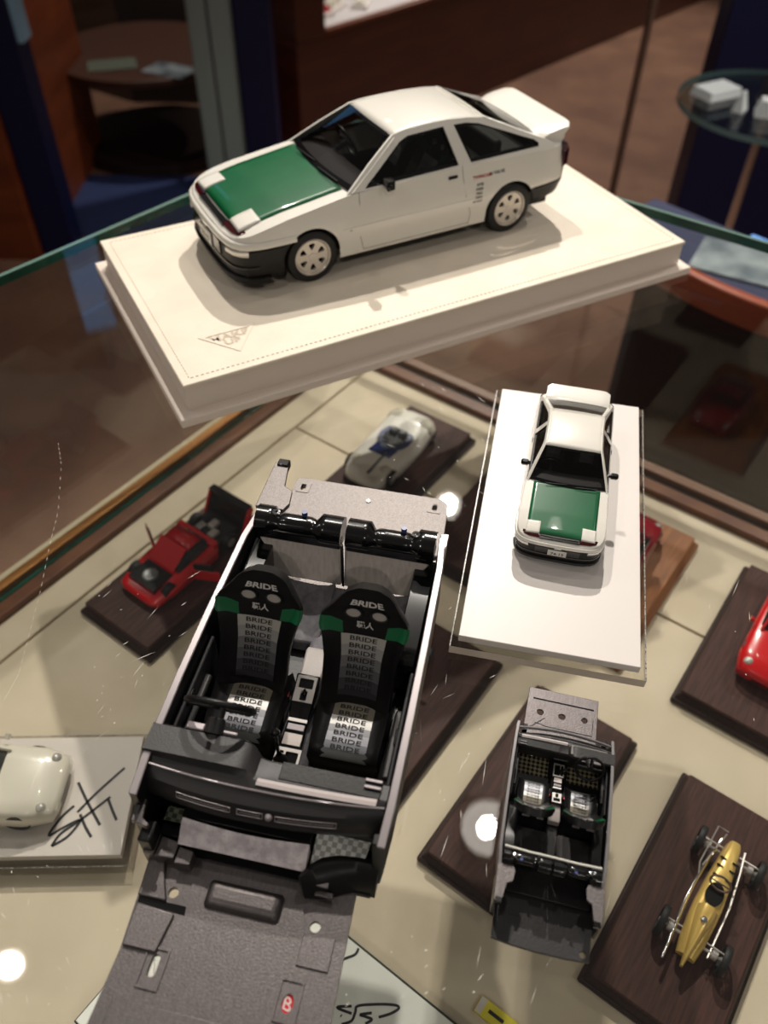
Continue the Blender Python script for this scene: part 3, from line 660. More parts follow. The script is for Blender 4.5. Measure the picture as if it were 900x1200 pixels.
# ------------------------------------------------------------------ cabin models (interior tubs), drawn at 1:18 in mm: X forward, Y to the car's left, Z up
def cabin(root, s, big):
    RIM = MATS['worn grey edge'] if big else mat('dark worn edge', hexc(112, 109, 110), .4, metal=.4)
    FP = mat('treadplate floor', hexc(70, 70, 66), .35, metal=.6)
    # floor tub with raised tunnel
    b = MB(); b.box(-100, 17, -37, 37, .3, 2.4); b.build('floor_pan', BLACK, root, s, bevel=.3)
    b = MB(); b.rings([[(x, y, z) for y, z in ((-7, 2.4), (-5.5, 8), (-4, 9.5), (4, 9.5), (5.5, 8), (7, 2.4))] for x in (-96, -60, -20, 8)], True, True); b.build('tunnel', CARPET if big else BLACK, root, s, bevel=.6)
    # rear plate
    if big:
        b = MB(); b.prism([(-157, -36.5), (-158.5, -34), (-158.5, 32), (-156, 35), (-128, 36.5), (-98, 36.5), (-98, -37), (-140, -37.5)], 3.0, 6, holes=[rrect(-154.6, -150.6, -33.4, -31.2, 1), rrect(-154.0, -150.0, 28.2, 30.4, 1)])
        b.build('rear_plate', PANG2, root, s, bevel=.4)
        for y in (-32.3, 29.3):
            b = MB(); b.prism(rrect(-156.4, -149, y - 3.2, y + 3.2, .8), 6.0, 6.25, holes=[rrect(-154.4, -150.4, y - 1.2, y + 1.2, .9)]); b.build('slot_rim', PANG2, root, s)
        b = MB(); b.cyl((-150, -1, 6), (-150, -1, 6.5), 1.1, n=10); b.build('stud', CHROME, root, s)
        b = MB(); b.box(-130, -98, -37, 37, .4, 3); b.build('rear_block', BLACK, root, s)
    else:
        out = [(-154, 35), (-155.5, 20), (-156, 0), (-155.5, -20), (-154, -36.5), (-98, -37), (-98, 37)]
        b = MB(); b.prism(out, .3, 4, holes=[circ(-150, -31.5, 2.6, 20)]); b.build('rear_plate', CHAR, root, s, bevel=.4)
        b = MB(); b.prism([(-146, -22), (-146, -24), (-132, -24), (-132, -22)], 4, 4.4); b.prism([(-135, 24), (-135, 15), (-133.5, 15), (-133.5, 24)], 4, 4.4); b.build('raised_bead', CHAR, root, s)
        b = MB(); b.box(-120, -98, -34, 34, 4, 8); b.build('rear_step', CHAR, root, s, bevel=.8)
    # side walls: grey rim outside, dark trimmed inside
    for sg in (-1, 1):
        xr = -112 if (big and sg > 0) else -112
        b = MB()
        b.rings([[(x, sg * (39.0 + bow), 1), (x, sg * (40.2 + bow), 12), (x, sg * (40.2 + bow), h), (x, sg * (37.9 + bow), h), (x, sg * 37.3, 10), (x, sg * 36.5, 1)] for x, h, bow in ((xr, 31, -1.5), (-96, 32, 0), (-58, 32.5, .6), (-57.6, 32.3, .5), (-57.2, 32.5, .6), (-30, 32.5, .8), (0, 31.5, .6), (12, 30, 0))], True, True)
        b.build('side_wall', BLACK, root, s)
        b = MB(); b.rings([[(x, sg * (40.4 + bow), h - .8), (x, sg * (40.4 + bow), h + .3), (x, sg * (37.8 + bow), h + .3), (x, sg * (37.8 + bow), h - .8)] for x, h, bow in ((xr, 31, -1.5), (-96, 32, 0), (-58, 32.5, .6), (-30, 32.5, .8), (0, 31.5, .6), (12, 30, 0))], True, True)
        b.build('wall_rim', RIM, root, s, bevel=.3)
        b = MB(); b.box(-52, 2, sg * 36.3, sg * 37.6, 4, 26); b.build('door_card', mat('door card', hexc(44, 43, 46), .6), root, s, bevel=.6)
        b = MB(); b.box(-40, -14, sg * 33.6, sg * 36.4, 17, 20); b.build('armrest', CHAR, root, s, bevel=.9)
        b = MB(); b.box(-30, -24, sg * 35.6, sg * 36.4, 23, 25.5); b.build('door_pull', GLOSSB, root, s, bevel=.3)
        b = MB(); b.prism(rrect(-112, -56, 1, 25, 7), sg * 29, sg * 37, 'xz'); b.build('rear_quarter_trim', GLOSSB, root, s, bevel=1.5)
        # flange behind the wall
        if not big or sg < 0:
            b = MB()
            fl = [(-111, sg * 27.5), (-111, sg * 39.2), (-138, sg * 38.8), (-138, sg * 33), (-124.5, sg * 30.8), (-122.5, sg * 27), (-114.5, sg * 26)]
            b.prism(fl, 32, 34); b.build('rear_flange', PANG2 if big else PANG, root, s, bevel=.3)
            b = MB(); b.prism([(-137.5, 4), (-138.5, 30.5), (-111, 30.5), (-111, 1)], sg * 36.8, sg * 38.6, 'xz'); b.build('flange_web', BLACK, root, s)
            b = MB(); b.box(-139.6, -135.5, sg * 32.6, sg * 37.6, 31, 34.8); b.build('flange_cap', GLOSSB, root, s, bevel=.5)
            b = MB(); b.cyl((-112.5, sg * 29.4, 33), (-117, sg * 29.4, 30), 1.2, .6, 10); b.build('peg', CHROME, root, s)
        else:
            b = MB(); b.prism([(-129, 6), (-128, 14), (-115, 18), (-111, 29), (-111, 1), (-129, 3)], sg * 36.8, sg * 38.6, 'xz'); b.build('rear_flange', BLACK, root, s, bevel=.4)
            b = MB(); b.box(-128.5, -109, sg * 35.5, sg * 38.9, 14, 16); b.build('flange_lip', RIM, root, s, bevel=.3)
    # rear seat: two backs, shoulder rolls, bench
    for sg in (-1, 1):
        b = MB()
        poly = [(sg * .6, 9), (sg * .6, 33.5), (sg * 35.2, 33.5), (sg * 34.4, 27.5), (sg * 31.8, 23), (sg * 30, 17), (sg * 29.4, 9)]
        b.prism(poly, 0, 2.2, fn=lambda y, z, h: (-99.5 - (z - 9) * .14 + h, y, z)); b.build('rear_backrest', GREYSEAT if big else mat('dark rear seat', hexc(48, 46, 46), .6), root, s, bevel=.7)
        q = MB()
        if not big:
            for k in range(5):
                y = sg * (6 + k * 3.2); q.cyl((-96.6, y, 10), (-98.8, y, 25), 1.5, 1.5, 8)
            q.build('rear_seat_ribs', mat('grey seat rib', hexc(92, 90, 90), .6), root, s, ang=60)
        b = MB(); rings = []
        for i in range(17):
            y = 1.0 + 35 * i / 16
            bul = 1.0 if (i < 5 or i > 12) else .72
            if i in (5, 12): bul = .6
            rings.append([(-104.8 + 6.4 * bul * math.cos(a) + (1 - bul) * 2 - .2, sg * y, 33.6 + 5.6 * bul * math.sin(a) - (0 if a < 3.5 else 0)) for a in [2 * math.pi * k / 14 for k in range(14)]])
        b.rings(rings, True, True); b.build('shoulder_roll', GLOSSB, root, s, ang=60)
        b = MB(); b.box(-104.5, -99.4, sg * 1, sg * 35.6, 28.5, 34); b.build('roll_skirt', GLOSSB, root, s, bevel=.8)
        b = MB(); b.lathe([(1.5, 0), (1.6, .6), (.8, .8), (.6, 0)], (-105, sg * 28, 38.6), (0, 0, 1), 14); b.build('socket_ring', CHROME, root, s)
        b = MB(); b.cyl((-107, sg * 14 - (3 if sg < 0 else -9), 37.2), (-107, sg * 14 - (3 if sg < 0 else -9), 39.4), 1.1, n=12); b.build('blue_stud', mat('blue stud', hexc(60, 74, 130), .35), root, s)
        b = MB(); b.rings([[(-97, sg * y, 3), (-97, sg * y, 10 + k), (-84, sg * y, 9 + k), (-73, sg * y, 10.5 + k), (-68, sg * y, 8), (-67, sg * y, 3)] for y, k in ((2.5, 1.5), (5.5, -1), (10, -2), (20, -1.5), (26, .5), (30, 2))], True, True)
        b.build('rear_bench', CARPET if big else mat('dark rear seat', hexc(48, 46, 46), .6), root, s, ang=50, bevel=.8)
    if not big:
        b = MB(); b.box(-112, -98.5, -36, 36, 33, 33.8); 
        b = MB(); b.tube([(-98, -36, 35.5), (-99, -18, 36.2), (-98.6, 0, 35.6), (-99, 18, 36.2), (-98, 36, 35.5)], .9, 8); b.build('bright_edge', mat('bright edge', hexc(225, 222, 212), .3), root, s)
    b = MB(); b.box(-99, -98, -.5, .5, 8, 33); b.build('split_line', GLOSSB, root, s)
    # front seats
    for y in (-19, 18.8): seat(root, 0 if big else -9, y, 2, s)
    for y in (-33, -5.8, 5.8, 33):
        b = MB(); b.prism(rrect(-46, -32, 4, 12, 2), y - .5, y + .5, 'xz'); b.build('seat_bracket', BLACK, root, s)
    # belt buckles
    for y in (-6.3, 6.0):
        b = MB(); b.box(-41.5, -39.5, y - 1, y + 1, 9, 15); b.build('belt_buckle', GLOSSB, root, s, bevel=.3)
        b = MB(); b.box(-41.3, -39.3, y - .7, y + .7, 14.6, 15.5); b.build('buckle_button', mat('red button', hexc(190, 20, 30), .3), root, s)
    # centre console
    b = MB(); b.rings([[(x, -hw, 8), (x, -hw, z), (x, hw, z), (x, hw, 8)] for x, hw, z in ((-62, 4.4, 15), (-60, 4.6, 16), (-47, 4, 15.5))], True, True); b.build('console_rest', mat('console grey', hexc(164, 156, 152), .5, bump=(1500, .3, .0002)), root, s, bevel=.7)
    b = MB(); b.rings([[(x, -hw, 8), (x, -hw, z), (x, hw, z), (x, hw, 8)] for x, hw, z in ((-48, 4.4, 18.6), (-37, 4.0, 15.5), (-33, 3.7, 13), (-10, 4.5, 11))], True, True); b.build('console_box', GLOSSB, root, s, bevel=.5)
    def on(x, y0, y1, x2, m_, nm, lift=.25, hole=None):
        zf = lambda X: interp([(-48, 18.6), (-37, 15.5), (-33, 13), (-10, 11)], X) + lift
        q = MB(); q.prism([(x, y0), (x2, y0), (x2, y1), (x, y1)], 0, .35, holes=hole or [], fn=lambda a, c, h: (a, c, zf(a) + h)); return q.build(nm, m_, root, s)
    on(-47, -3.6, 3.6, -37.8, SILVER, 'switch_panel', hole=[rrect(-46, -42.6, -2.6, 2.6, .3), rrect(-41.8, -38.4, -1.2, 1.2, .3)])
    b = MB(); b.tube([(-43, 0, 16.5), (-39.5, 0, 18.8)], .7, 8); b.build('hand_brake', GLOSSB, root, s)
    on(-32.6, -3.4, 3.4, -31.4, SILVER, 'console_strip', .4)
    on(-30.5, -3, 3, -28.4, RIM, 'ash_tray', .3)
    on(-27, -3.2, 3.2, -22.8, mat('cream pad', hexc(196, 186, 180), .5), 'console_pad', .3)
    on(-21.6, -4.4, 4.4, -9.4, SILVER, 'shift_gate', .3, hole=[rrect(-20.4, -10.6, -3.6, -1.6, .4), rrect(-20.4, -10.6, -.9, 3.6, .5)])
    b = MB(); b.lathe([(2.6, 0), (2.4, 1), (1.6, 3), (.9, 5)], (-17, -2.0, 11.5), (0, 0, 1), 14); b.build('shift_boot', BLACK, root, s, ang=60)
    b = MB(); b.tube([(-16.8, -2.0, 14), (-18.5, -3, 19), (-20, -3.6, 23)], .7, 8); b.lathe([(.1, -1.7), (1.3, -1.2), (1.75, 0), (1.3, 1.2), (.1, 1.7)], (-20.3, -3.8, 24), (0, 0, 1), 14); b.build('shift_lever', GLOSSB, root, s, ang=60)
    b = MB()
    for k in range(4): b.box(-9.6 + k * 1.9, -8.6 + k * 1.9, -6 + k * .8, 6, 18 + k, 18.7 + k)
    b.build('console_slats', RIM, root, s, bevel=.2)
    # steering wheel and column
    hx, hy, hz = -20.5, -21.5, 35; tl = R(25); ax = Vector((-math.cos(tl), 0, math.sin(tl)))
    e1 = Vector((0, 1, 0)); e2 = ax.cross(e1)
    C0 = Vector((hx, hy, hz))
    b = MB(); b.tube([C0 + (e1 * math.cos(a) + e2 * math.sin(a)) * 11 for a in [2 * math.pi * i / 36 for i in range(36)]], 1.15, 8, closed=True)
    for a in (R(0), R(180), R(270)): b.tube([C0 - ax * .8 + (e1 * math.cos(a) + e2 * math.sin(a)) * r_ for r_ in (1, 10.6)], .9, 6)
    b.cyl(C0 - ax * 1.5, C0 + ax * .4, 2.6, 2.2, 16); st = b.build('steering_wheel', BLACK, root, s, ang=60)
    b = MB()
    cc = [(C0 - ax * d, r_) for d, r_ in ((1.5, 2.4), (4, 2.2), (4.4, 3.0), (9, 3.4), (9.5, 2.6), (13, 2.6))]
    for (p, r0), (q_, r1) in zip(cc, cc[1:]): b.cyl(p, q_, r0, r1, 14)
    b.build('steering_column', CHAR, root, s)
    b = MB(); p = C0 - ax * 8; b.box(p.x - 1, p.x + 1.5, p.y - 9, p.y - 3, p.z - 1, p.z + 1.4); b.box(p.x - .6, p.x + .6, p.y + 3, p.y + 8, p.z - .5, p.z + .5); b.build('column_stalk', RIM, root, s, bevel=.4)
    # dashboard
    b = MB(); rings = []
    NY = 33
    def dashp(t):
        y = -1.8 + 39.6 * t; bow = 4.6 * (1 - t * t) - 1.0 + (1.2 if t < 0 else 0) * abs(t)
        drv = 1 / (1 + math.exp((y + 6.0) / .9))   # 1 on the driver's side hood
        zt = 28.3 + 4.2 * drv; xr = -9.0 - 3.2 * drv
        return y, bow, zt, xr, drv
    for i in range(NY):
        y, bow, zt_, xr, drv = dashp(-1 + 2 * i / (NY - 1))
        rings.append([(xr + 2, y, 12), (xr + .5, y, zt_ - 6 * 1), (xr, y, zt_ - 1.2), (xr + 1, y, zt_), (-3 + drv * 1.0, y, zt_ + .4), (-1.5 + bow * .3, y, 30.0 + drv * .6), (1.0 + bow * .6, y, 29.4), (3.4 + bow, y, 27.6), (5.6 + bow, y, 23.0), (5.2 + bow, y, 19.0), (1, y, 10)])
    b.rings(rings, True, True); b.build('dashboard', CHAR, root, s, ang=32)
    b = MB(); line_ = []
    for i in range(NY):
        y, bow, zt_, xr, drv = dashp(-1 + 2 * i / (NY - 1)); line_.append((.6 + bow * .6, y, 29.9))
    b.tube(line_, .38, 6); b.build('dash_bead', RIM, root, s, ang=60)
    b = MB(); b.grid([[(x_ + 1.2 * (1 - ((y + 1.8) / 39) ** 2), y, z_) for y in [-3 + 38 * j / 12 for j in range(13)]] for x_, z_ in ((-2.6, 29.75), (-1.2, 30.6), (.0, 30.35))]); b.build('dash_pad', mat('bright dash top', hexc(190, 180, 178), .4), root, s)
    b = MB(); b.box(-8.8, -2.8, 3, 35.5, 28, 29.1); b.build('dash_recess', GLOSSB if False else BLACK, root, s, bevel=.2)
    def slot(name, y0, y1, zc):
        q = MB(); pts = []
        def P(y, dz):
            t = (y + 1.8) / 39.6; bow = 4.6 * (1 - t * t) - 1.0 + (1.2 if t < 0 else 0) * abs(t); z = zc + dz
            return (5.6 + bow - (z - 23) * .478 + .25, y, z)
        n_ = 10; lp = [P(y0 + (y1 - y0) * i / n_, .85) for i in range(n_ + 1)] + [P(y1 - (y1 - y0) * i / n_, -.85) for i in range(n_ + 1)]
        q.tube(lp, .22, 5, closed=True); f = q.build(name, RIM, root, s, ang=60)
        q = MB(); q.grid([[P(y0 + (y1 - y0) * i / n_, d) for i in range(n_ + 1)] for d in (-.6, .6)]); q.build('slot_dark', GLOSSB, f, s)
        q = MB(); q.tube([P(y0 + .6 + (y1 - y0 - 1.2) * i / n_, 0) for i in range(n_ + 1)], .16, 4); q.build('slot_bar', RIM, f, s)
    slot('defroster_slot', -27.5, -9.5, 25.2); slot('defroster_slot', -7.2, 1.0, 25.2); slot('defroster_slot', 5.0, 24, 25.2)
    b = MB(); b.lathe([(.1, 1.2), (1.0, .9), (1.3, 0)], (8.2, 3.0, 25.4), (1, 0, .4), 12); b.build('sensor_dome', RIM, root, s, ang=60)
    for k in range(2):
        b = MB(); b.box(-8.6 + 2.2 * k, -7.6 + 2.2 * k, 30, 35.5, 29.3, 30.0); b.build('side_vent', RIM, root, s, bevel=.2)
    # firewall area in front of and below the dash
    b = MB(); b.box(10, 14, -34, 34, .4, 8); b.build('firewall', BLACK, root, s, bevel=.4)
    b = MB(); b.box(-3.5, 4, -36.5, 36.5, 4, 16 if big else 22); b.box(3.8, 9.4, -27, 16, 4, 14); b.build('heater_box', BLACK, root, s, bevel=.4)
    if big:
        b = MB(); P = []
        for i in range(13):
            t = i / 12; y = -26 + 42 * t; P.append([(10.0 + 1.2 * math.sin(t * 3.1), y, 15.5), (11.4 + .8 * math.sin(t * 3.1), y, 15.0), (16.6, y, 10.0), (15.5, y, 9), (10, y, 9)])
        b.rings(P, True, True); b.build('foam_strip', mat('silver foam', hexc(236, 226, 228), .55, noise=(260, hexc(196, 186, 190)), bump=(420, 1.0, .0012)), root, s)
        CK = checker_mat('treadplate checks', hexc(232, 232, 226), hexc(172, 174, 168), 620, .35, .2)
        CK2 = checker_mat('dark checks', hexc(120, 124, 108), hexc(66, 70, 58), 620, .45, .2)
        b = MB(); b.prism([(4.2, 17), (4.2, 34.5), (13, 33), (14.5, 27), (17.5, 23), (18, 17)], 0, .5, fn=lambda x, y, h: (x, y, 11.5 - (x - 6.5) * .25 + h)); b.build('treadplate', CK, root, s)
        b = MB(); b.prism([(6, -33), (6, -27), (10.5, -26.5), (10.5, -33)], 11, 11.6); b.build('treadplate', CK2, root, s)
        b = MB(); b.prism([(18, 17), (18.6, 17), (18.8, 24), (18, 24)], 8.5, 9.3); b.box(17.8, 19.4, 16.5, 24, 8.2, 9.2); b.build('treadplate_edge', RIM, root, s)
        # left corner brackets and right wheel arch
        b = MB(); b.prism([(9, -40), (9, -37.4), (15, -36.4), (16.5, -33.5), (17.6, -34), (16.5, -39.6)], 19.5, 21.5); b.build('corner_bracket', PANG, root, s, bevel=.3)
        b = MB(); b.prism([(15, 2), (15.5, 21), (10, 24), (9, 2)], -39.6, -38, 'xz'); b.build('corner_web', BLACK, root, s)
        b = MB(); b.box(13, 20, -37.4, -33, .4, 16); b.build('corner_post', BLACK, root, s, bevel=.6)
        for k, (x0, y0, y1, z_) in enumerate(((13.4, -36.5, -32.8, 9), (14.6, -32.4, -26.2, 8.6), (16.4, -25.8, -20.6, 8.2))):
            b = MB(); b.prism([(x0, y0), (x0 + 7.5 - k, y0), (x0 + 7.5 - k - .4, y1), (x0 + .8, y1)], 1, z_); b.build('stepped_bracket', PANG, root, s, bevel=.3)
        b = MB(); rings = []
        inn = [(18.5, 14.5), (14.5, 17), (11.6, 20.2), (9.8, 25), (8.8, 31), (8.6, 38.4)]; outr = [(22, 17), (21.6, 21), (21, 24.5), (18.8, 28.5), (16.8, 33), (16.6, 38.4)]
        for i in range(21):
            t = i / 4; k = min(int(t), 4); u = t - k; A_ = Vector(inn[k]).lerp(Vector(inn[k + 1]), u); B_ = Vector(outr[k]).lerp(Vector(outr[k + 1]), u)
            C_ = A_.lerp(B_, .25); D_ = A_.lerp(B_, .7)
            rings.append([(A_.x, A_.y, 11.2), (C_.x, C_.y, 12.2), (D_.x, D_.y, 9.5), (B_.x, B_.y, 1), (A_.x, A_.y, 1)])
        b.rings(rings, True, True); b.build('wheel_arch', BLACK, root, s, ang=60)
        b = MB(); b.box(8, 11.5, 36.2, 38.5, 1, 30); b.build('arch_corner', BLACK, root, s, bevel=.4)
        b = MB(); b.box(19.6, 21.4, 20, 26, 5.0, 6.2); b.build('small_tab', PANG, root, s, bevel=.3)
    else:
        b = MB(); P = [(10, 31), (8.6, 32.4), (6, 31.8)]
        b.tube([(9.2 - 3.8 * t * t, 38 * t, 31.3) for t in [-1 + i / 12 for i in range(25)]], 1.0, 8); b.build('cowl_edge', RIM, root, s, ang=60)
        b = MB(); b.tube([(8.0 - 3.8 * t * t, 36 * t, 30.9) for t in [-1 + i / 12 for i in range(25)]], .35, 6); b.build('cowl_line', CHROME, root, s, ang=60)
        b = MB(); b.grid([[(x, y, 31.4 + .5) for y in [-35 + 29 * j / 6 for j in range(7)]] for x in (-9, -6, -3, -.5)]); b.build('instrument_hood', mat('light hood top', hexc(120, 116, 108), .45), root, s)
    # tread floor in both foot wells with pedals
    NET = checker_mat('net floor', hexc(150, 140, 112), hexc(22, 21, 20), 900, .4, .3, R(45))
    for y0, y1 in ((-34, -8), (8, 34)):
        b = MB(); b.grid([[(x, y, 2.7 + max(0, (x + 5)) * .5) for y in (y0, y1)] for x in (-20, -5, 8)]); b.build('foot_well_mat', NET, root, s)
    for x, y in ((-2, -14), (-2, -21), (0, -28)) + (((-4, 24),) if not big else ()):
        b = MB(); b.box(x - 1.6, x + 1.6, y - 1.7, y + 1.7, 7.5, 8.6); b.cyl((x, y, 7.5), (x + 5, y, 14), .6, n=6); b.build('pedal', CHROME, root, s, bevel=.2)
    # front pan
    if big:
        x1 = 96
        out = [(17, -36.5), (24.5, -34.6), (24.5, -31), (28, -29.6), (32.6, -28.9), (32.6, -34.2), (47.6, -34.0), (49.5, -35.4), (x1, -36.5), (x1, 35.5), (22, 33.4), (17, 33.4)]
        out = [(17, -36.0), (32.6, -34.6), (33.2, -34.6), (47.6, -33.6), (x1, -35.6), (x1, 34.6), (20, 32.6), (17, 32.6)]
        b = MB(); b.prism(out, .3, 2.6, holes=[circ(28.8, -24, 1.7, 18), circ(29.2, 22.4, 1.7, 18), rrect(46.5, 52.8, -23.2, -20.6, 1.2), circ(51, 20, 2.6, 20, 1.7)])
        b.build('engine_pan', PANG, root, s)
        b = MB(); b.prism([(18, -34.6), (32, -34.2), (32, -24.5), (29.5, -24.8), (25, -27.6), (21, -29.6), (18, -30)], 2.6, 4.4, holes=[circ(28.2, -27.4, .01, 3)]) if False else b.prism([(20, -35.0), (32, -34.4), (32, -24.9), (29, -26.3), (24, -28.6), (20, -30)], 2.6, 4.2)
        b.build('pan_step', PANG, root, s, bevel=.4)
        b = MB(); b.prism([(34, -33.8), (46.5, -33.2), (46.5, -22.5), (35, -21)], 2.6, 3.8); b.build('pan_step', PANG, root, s, bevel=.4)
        b = MB(); b.prism([(32, -34), (34, -34), (34.6, -18), (32, -18.5)], 2.6, 2.75); b.build('pan_groove', GLOSSB, root, s)
        b = MB(); b.frust(22, 31.5, -14, 11.5, 2.6, 5.4, 2); b.build('pan_bulge', PANG, root, s, bevel=1.2, seg=3)
        b = MB(); b.frust(31.5, 41, 19.5, 29.5, 2.6, 3.2, .2); b.build('pan_pad', PANG, root, s)
        for yy in (-22, 19.8):
            b = MB(); x0, x2 = 44.6, 56.2; b.prism(rrect(x0, x2, yy - 3.4, yy + 3.8, .4), 2.6, 3.1, holes=[rrect(x0 + .7, x2 - .7, yy - 2.8, yy + 3.2, .3)]); b.build('hole_frame', PANG, root, s)
        b = MB(); b.box(60, 92, -30, 20, 2.6, 3.1); b.build('pan_panel', PANG, root, s, bevel=.2)
        b = MB(); b.cyl((51, 20, .4), (51, 20, 2.0), 2.7, n=20); bd = b.build('red_badge', mat('badge red', hexc(196, 26, 40), .3), root, s)
        b = MB(); b.text('B', 3.6, lambda x, y: (51 + x * .3 - y, 20 + x, 2.05), wide=1); b.build('badge_mark', WINK, bd, s, ang=0, flip=False)
        b = MB(); b.prism([(47, -23), (52.6, -22), (52.6, -20.8)], .4, 1.6); b.build('pale_insert', mat('pale insert', hexc(220, 216, 206), .4), root, s)
    else:
        x1 = 64
        out = [(12, -30), (14, -30), (x1 + 1, -29), (x1 + 1, 31), (12, 34)]
        b = MB(); b.prism([(14, -30), (x1 + 1, -29.5), (x1 + 1, 32.5), (14, 33.5)], .3, 3.0, holes=[circ(41, 20.5, 2.9, 20), circ(41, 1.2, 2.9, 20), circ(42, -18.5, 2.6, 20)]); b.build('engine_pan', PANG, root, s, bevel=.4)
        b = MB(); b.box(53.5, 54.8, -26, 28, 2.9, 3.2); b.build('pan_slot', GLOSSB, root, s)
        for pts in ([(30, 24), (28, 14), (28, -26), (44, -26)], [(24, 28), (36, 16)]):
            b = MB(); b.tube([(x, y, 3.1) for x, y in pts], .35, 5); b.build('pan_bead', PANG, root, s)
        b = MB(); b.text('AE', 4.2, lambda x, y: (27.5 + 6 - 0 + y - 6, 9 - x, 3.15), wide=1.3, bold=.02); b.build('cast_lettering', RIM, root, s, ang=0, flip=False)
        for y in (-33, 33):
            b = MB(); b.box(8, 13, y - 2, y + 2, .4, 26); b.build('corner_post', BLACK, root, s, bevel=.5)
t1 = thing('cabin_model', 'large black car cabin model without roof, two bucket seats facing the viewer', 'cabin model', -35.4, 115.2, .05, R(258.8))
cabin(t1, 1.0, True)
d_ = (math.cos(R(76.8)), math.sin(R(76.8)))
t2 = thing('cabin_model', 'small black car cabin model seen from behind its seats, on the right', 'cabin model', 60.17 + d_[0] * 16.4, 123.92 + d_[1] * 16.4, .05, R(76.8))
cabin(t2, 18 / 43, False)

# ------------------------------------------------------------------ wooden bases and small cars on the shelf
def wood_base(label, a, bb, m=WOOD, me=WOODE, L=132, W=67, group='wooden display bases on the shelf'):
    p = SP(a, bb); t = thing('wooden_base', label, 'base', p.x, p.y, ZS + .05, SA, group)
    b = MB(); b.box(-L / 2, L / 2, -W / 2, W / 2, 0, 4); b.build('foot_moulding', me, t, bevel=1.2)
    b = MB(); b.frust(-L / 2 + 1.2, L / 2 - 1.2, -W / 2 + 1.2, W / 2 - 1.2, 4, 8.5, 3.2); b.build('cove_moulding', me, t, bevel=.8)
    b = MB(); b.box(-L / 2 + 3.6, L / 2 - 3.6, -W / 2 + 3.6, W / 2 - 3.6, 8.5, 11); b.build('top_board', m, t, bevel=.9)
    return t
wood_base('dark wooden base under the red wedge model with open doors', -270, 74)
wood_base('dark wooden base under the white and blue open racer', -98, 127)
wood_base('dark wooden base seen between the large cabin model and the acrylic base', -98, 220)
wood_base('orange oak base showing right of the acrylic base', -98, 315, OAK, mat('oak edge', hexc(150, 92, 44), .4), group=None)
wood_base('dark wooden base under the red coupe at the right edge', -98, 415)
wood_base('dark wooden base right of the large cabin model, under its light blue car', -270, 254)
wood_base('dark wooden base under the small cabin model', -270, 345)
wood_base('dark wooden base under the gold racer', -271, 440)
BT = ZS + 11.1
def mini_wheels(root, xs, yw, r, wd, rim=SILVER):
    for x in xs:
        for sg in (-1, 1):
            b = MB(); y = sg * yw
            b.lathe([(r * .55, -wd / 2), (r * .95, -wd / 2), (r, -wd / 3), (r, wd / 3), (r * .95, wd / 2), (r * .55, wd / 2)], (x, y, r), (0, 1, 0), 20); w_ = b.build('wheel', RUBBER, root)
            b = MB(); b.cyl((x, y - wd * .4, r), (x, y + wd * .42, r), r * .62, n=16); b.build('hub', rim, w_)
def shell(root, name, m, st, parent=None):
    """st: (x, half width low, half width high, z low, z shoulder, z top)"""
    b = MB(); rs = []
    for x, w0, w1, zl, zs_, zt_ in st:
        h = [(w0 * .96, zl), (w0, zl + (zs_ - zl) * .35), (w0, zl + (zs_ - zl) * .75), (w1 + (w0 - w1) * .6, zs_), (w1, zt_ - (zt_ - zs_) * .3), (w1 * .6, zt_)]
        rs.append([(x, y, z) for y, z in h] + [(x, -y, z) for y, z in reversed(h)])
    b.rings(rs, True, True); return b.build(name, m, parent or root, ang=55)
def mini_coupe(name, label, a, bb, rot, paint, L=96, W=42, H=28, z=None, world=None, cat='model car', glass=DGLASS, back=False):
    p = SP(a, bb) if world is None else Vector(world)
    t = thing(name, label, cat, p.x, p.y, (BT if z is None else z) + .05, rot); h = L / 2; w_ = W / 2
    shell(t, 'body', paint, [(h, w_ * .55, w_ * .45, 6, 9, 11), (h * .96, w_ * .85, w_ * .7, 4, 11, 13.5), (h * .7, w_, w_ * .82, 3.5, 14, 16.5), (h * .3, w_, w_ * .85, 3, 16, 18), (-h * .3, w_, w_ * .85, 3, 17, 18.5), (-h * .7, w_, w_ * .85, 3.5, 17, 18.5), (-h * .95, w_ * .88, w_ * .7, 5, 14, 16), (-h, w_ * .6, w_ * .45, 7, 11, 13)])
    shell(t, 'cabin_glass', glass, [(h * .33, w_ * .78, w_ * .6, 14, 17.2, 18), (h * .1, w_ * .82, w_ * .62, 14, 22, H - 1.2), (-h * .35, w_ * .82, w_ * .6, 14, 22, H - .8), (-h * .78, w_ * .7, w_ * .45, 14, 17.5, 18.6)])
    b = MB(); b.grid([[(x, y * w_ * .62, z_ + (1 - y * y) * .8) for y in (-1, -.5, 0, .5, 1)] for x, z_ in ((h * .12, H - 1), (-h * .1, H), (-h * .38, H - .4))]); b.build('roof', paint, t, solid=.6)
    for sg in (-1, 1):
        b = MB(); b.tube([(h * .36, sg * w_ * .74, 17.8), (h * .1, sg * w_ * .63, H - 1)], .9, 6); b.tube([(-h * .36, sg * w_ * .62, H - 1), (-h * .8, sg * w_ * .6, 18.4)], 1.2, 6); b.build('pillar', paint, t)
        b = MB(); b.lathe([(.1, 1.2), (2, .9), (2.8, 0), (2.8, -1)], (h * .86, sg * w_ * .66, 14.0), (.5, 0, .86), 14); b.build('headlamp', LENS, t, ang=60)
        b = MB(); b.cyl((h * .28, sg * (w_ + .2), 18.5), (h * .28, sg * (w_ + 3), 19.5), 1.2, 1.6, 8); b.build('door_mirror', paint, t)
    b = MB(); b.box(h * .93, h * 1.0, -w_ * .4, w_ * .4, 6, 9); b.build('grille', GLOSSB, t, bevel=.3)
    mini_wheels(t, (h * .6, -h * .58), w_ - 3.2, 7.2, 5.5)
    return t
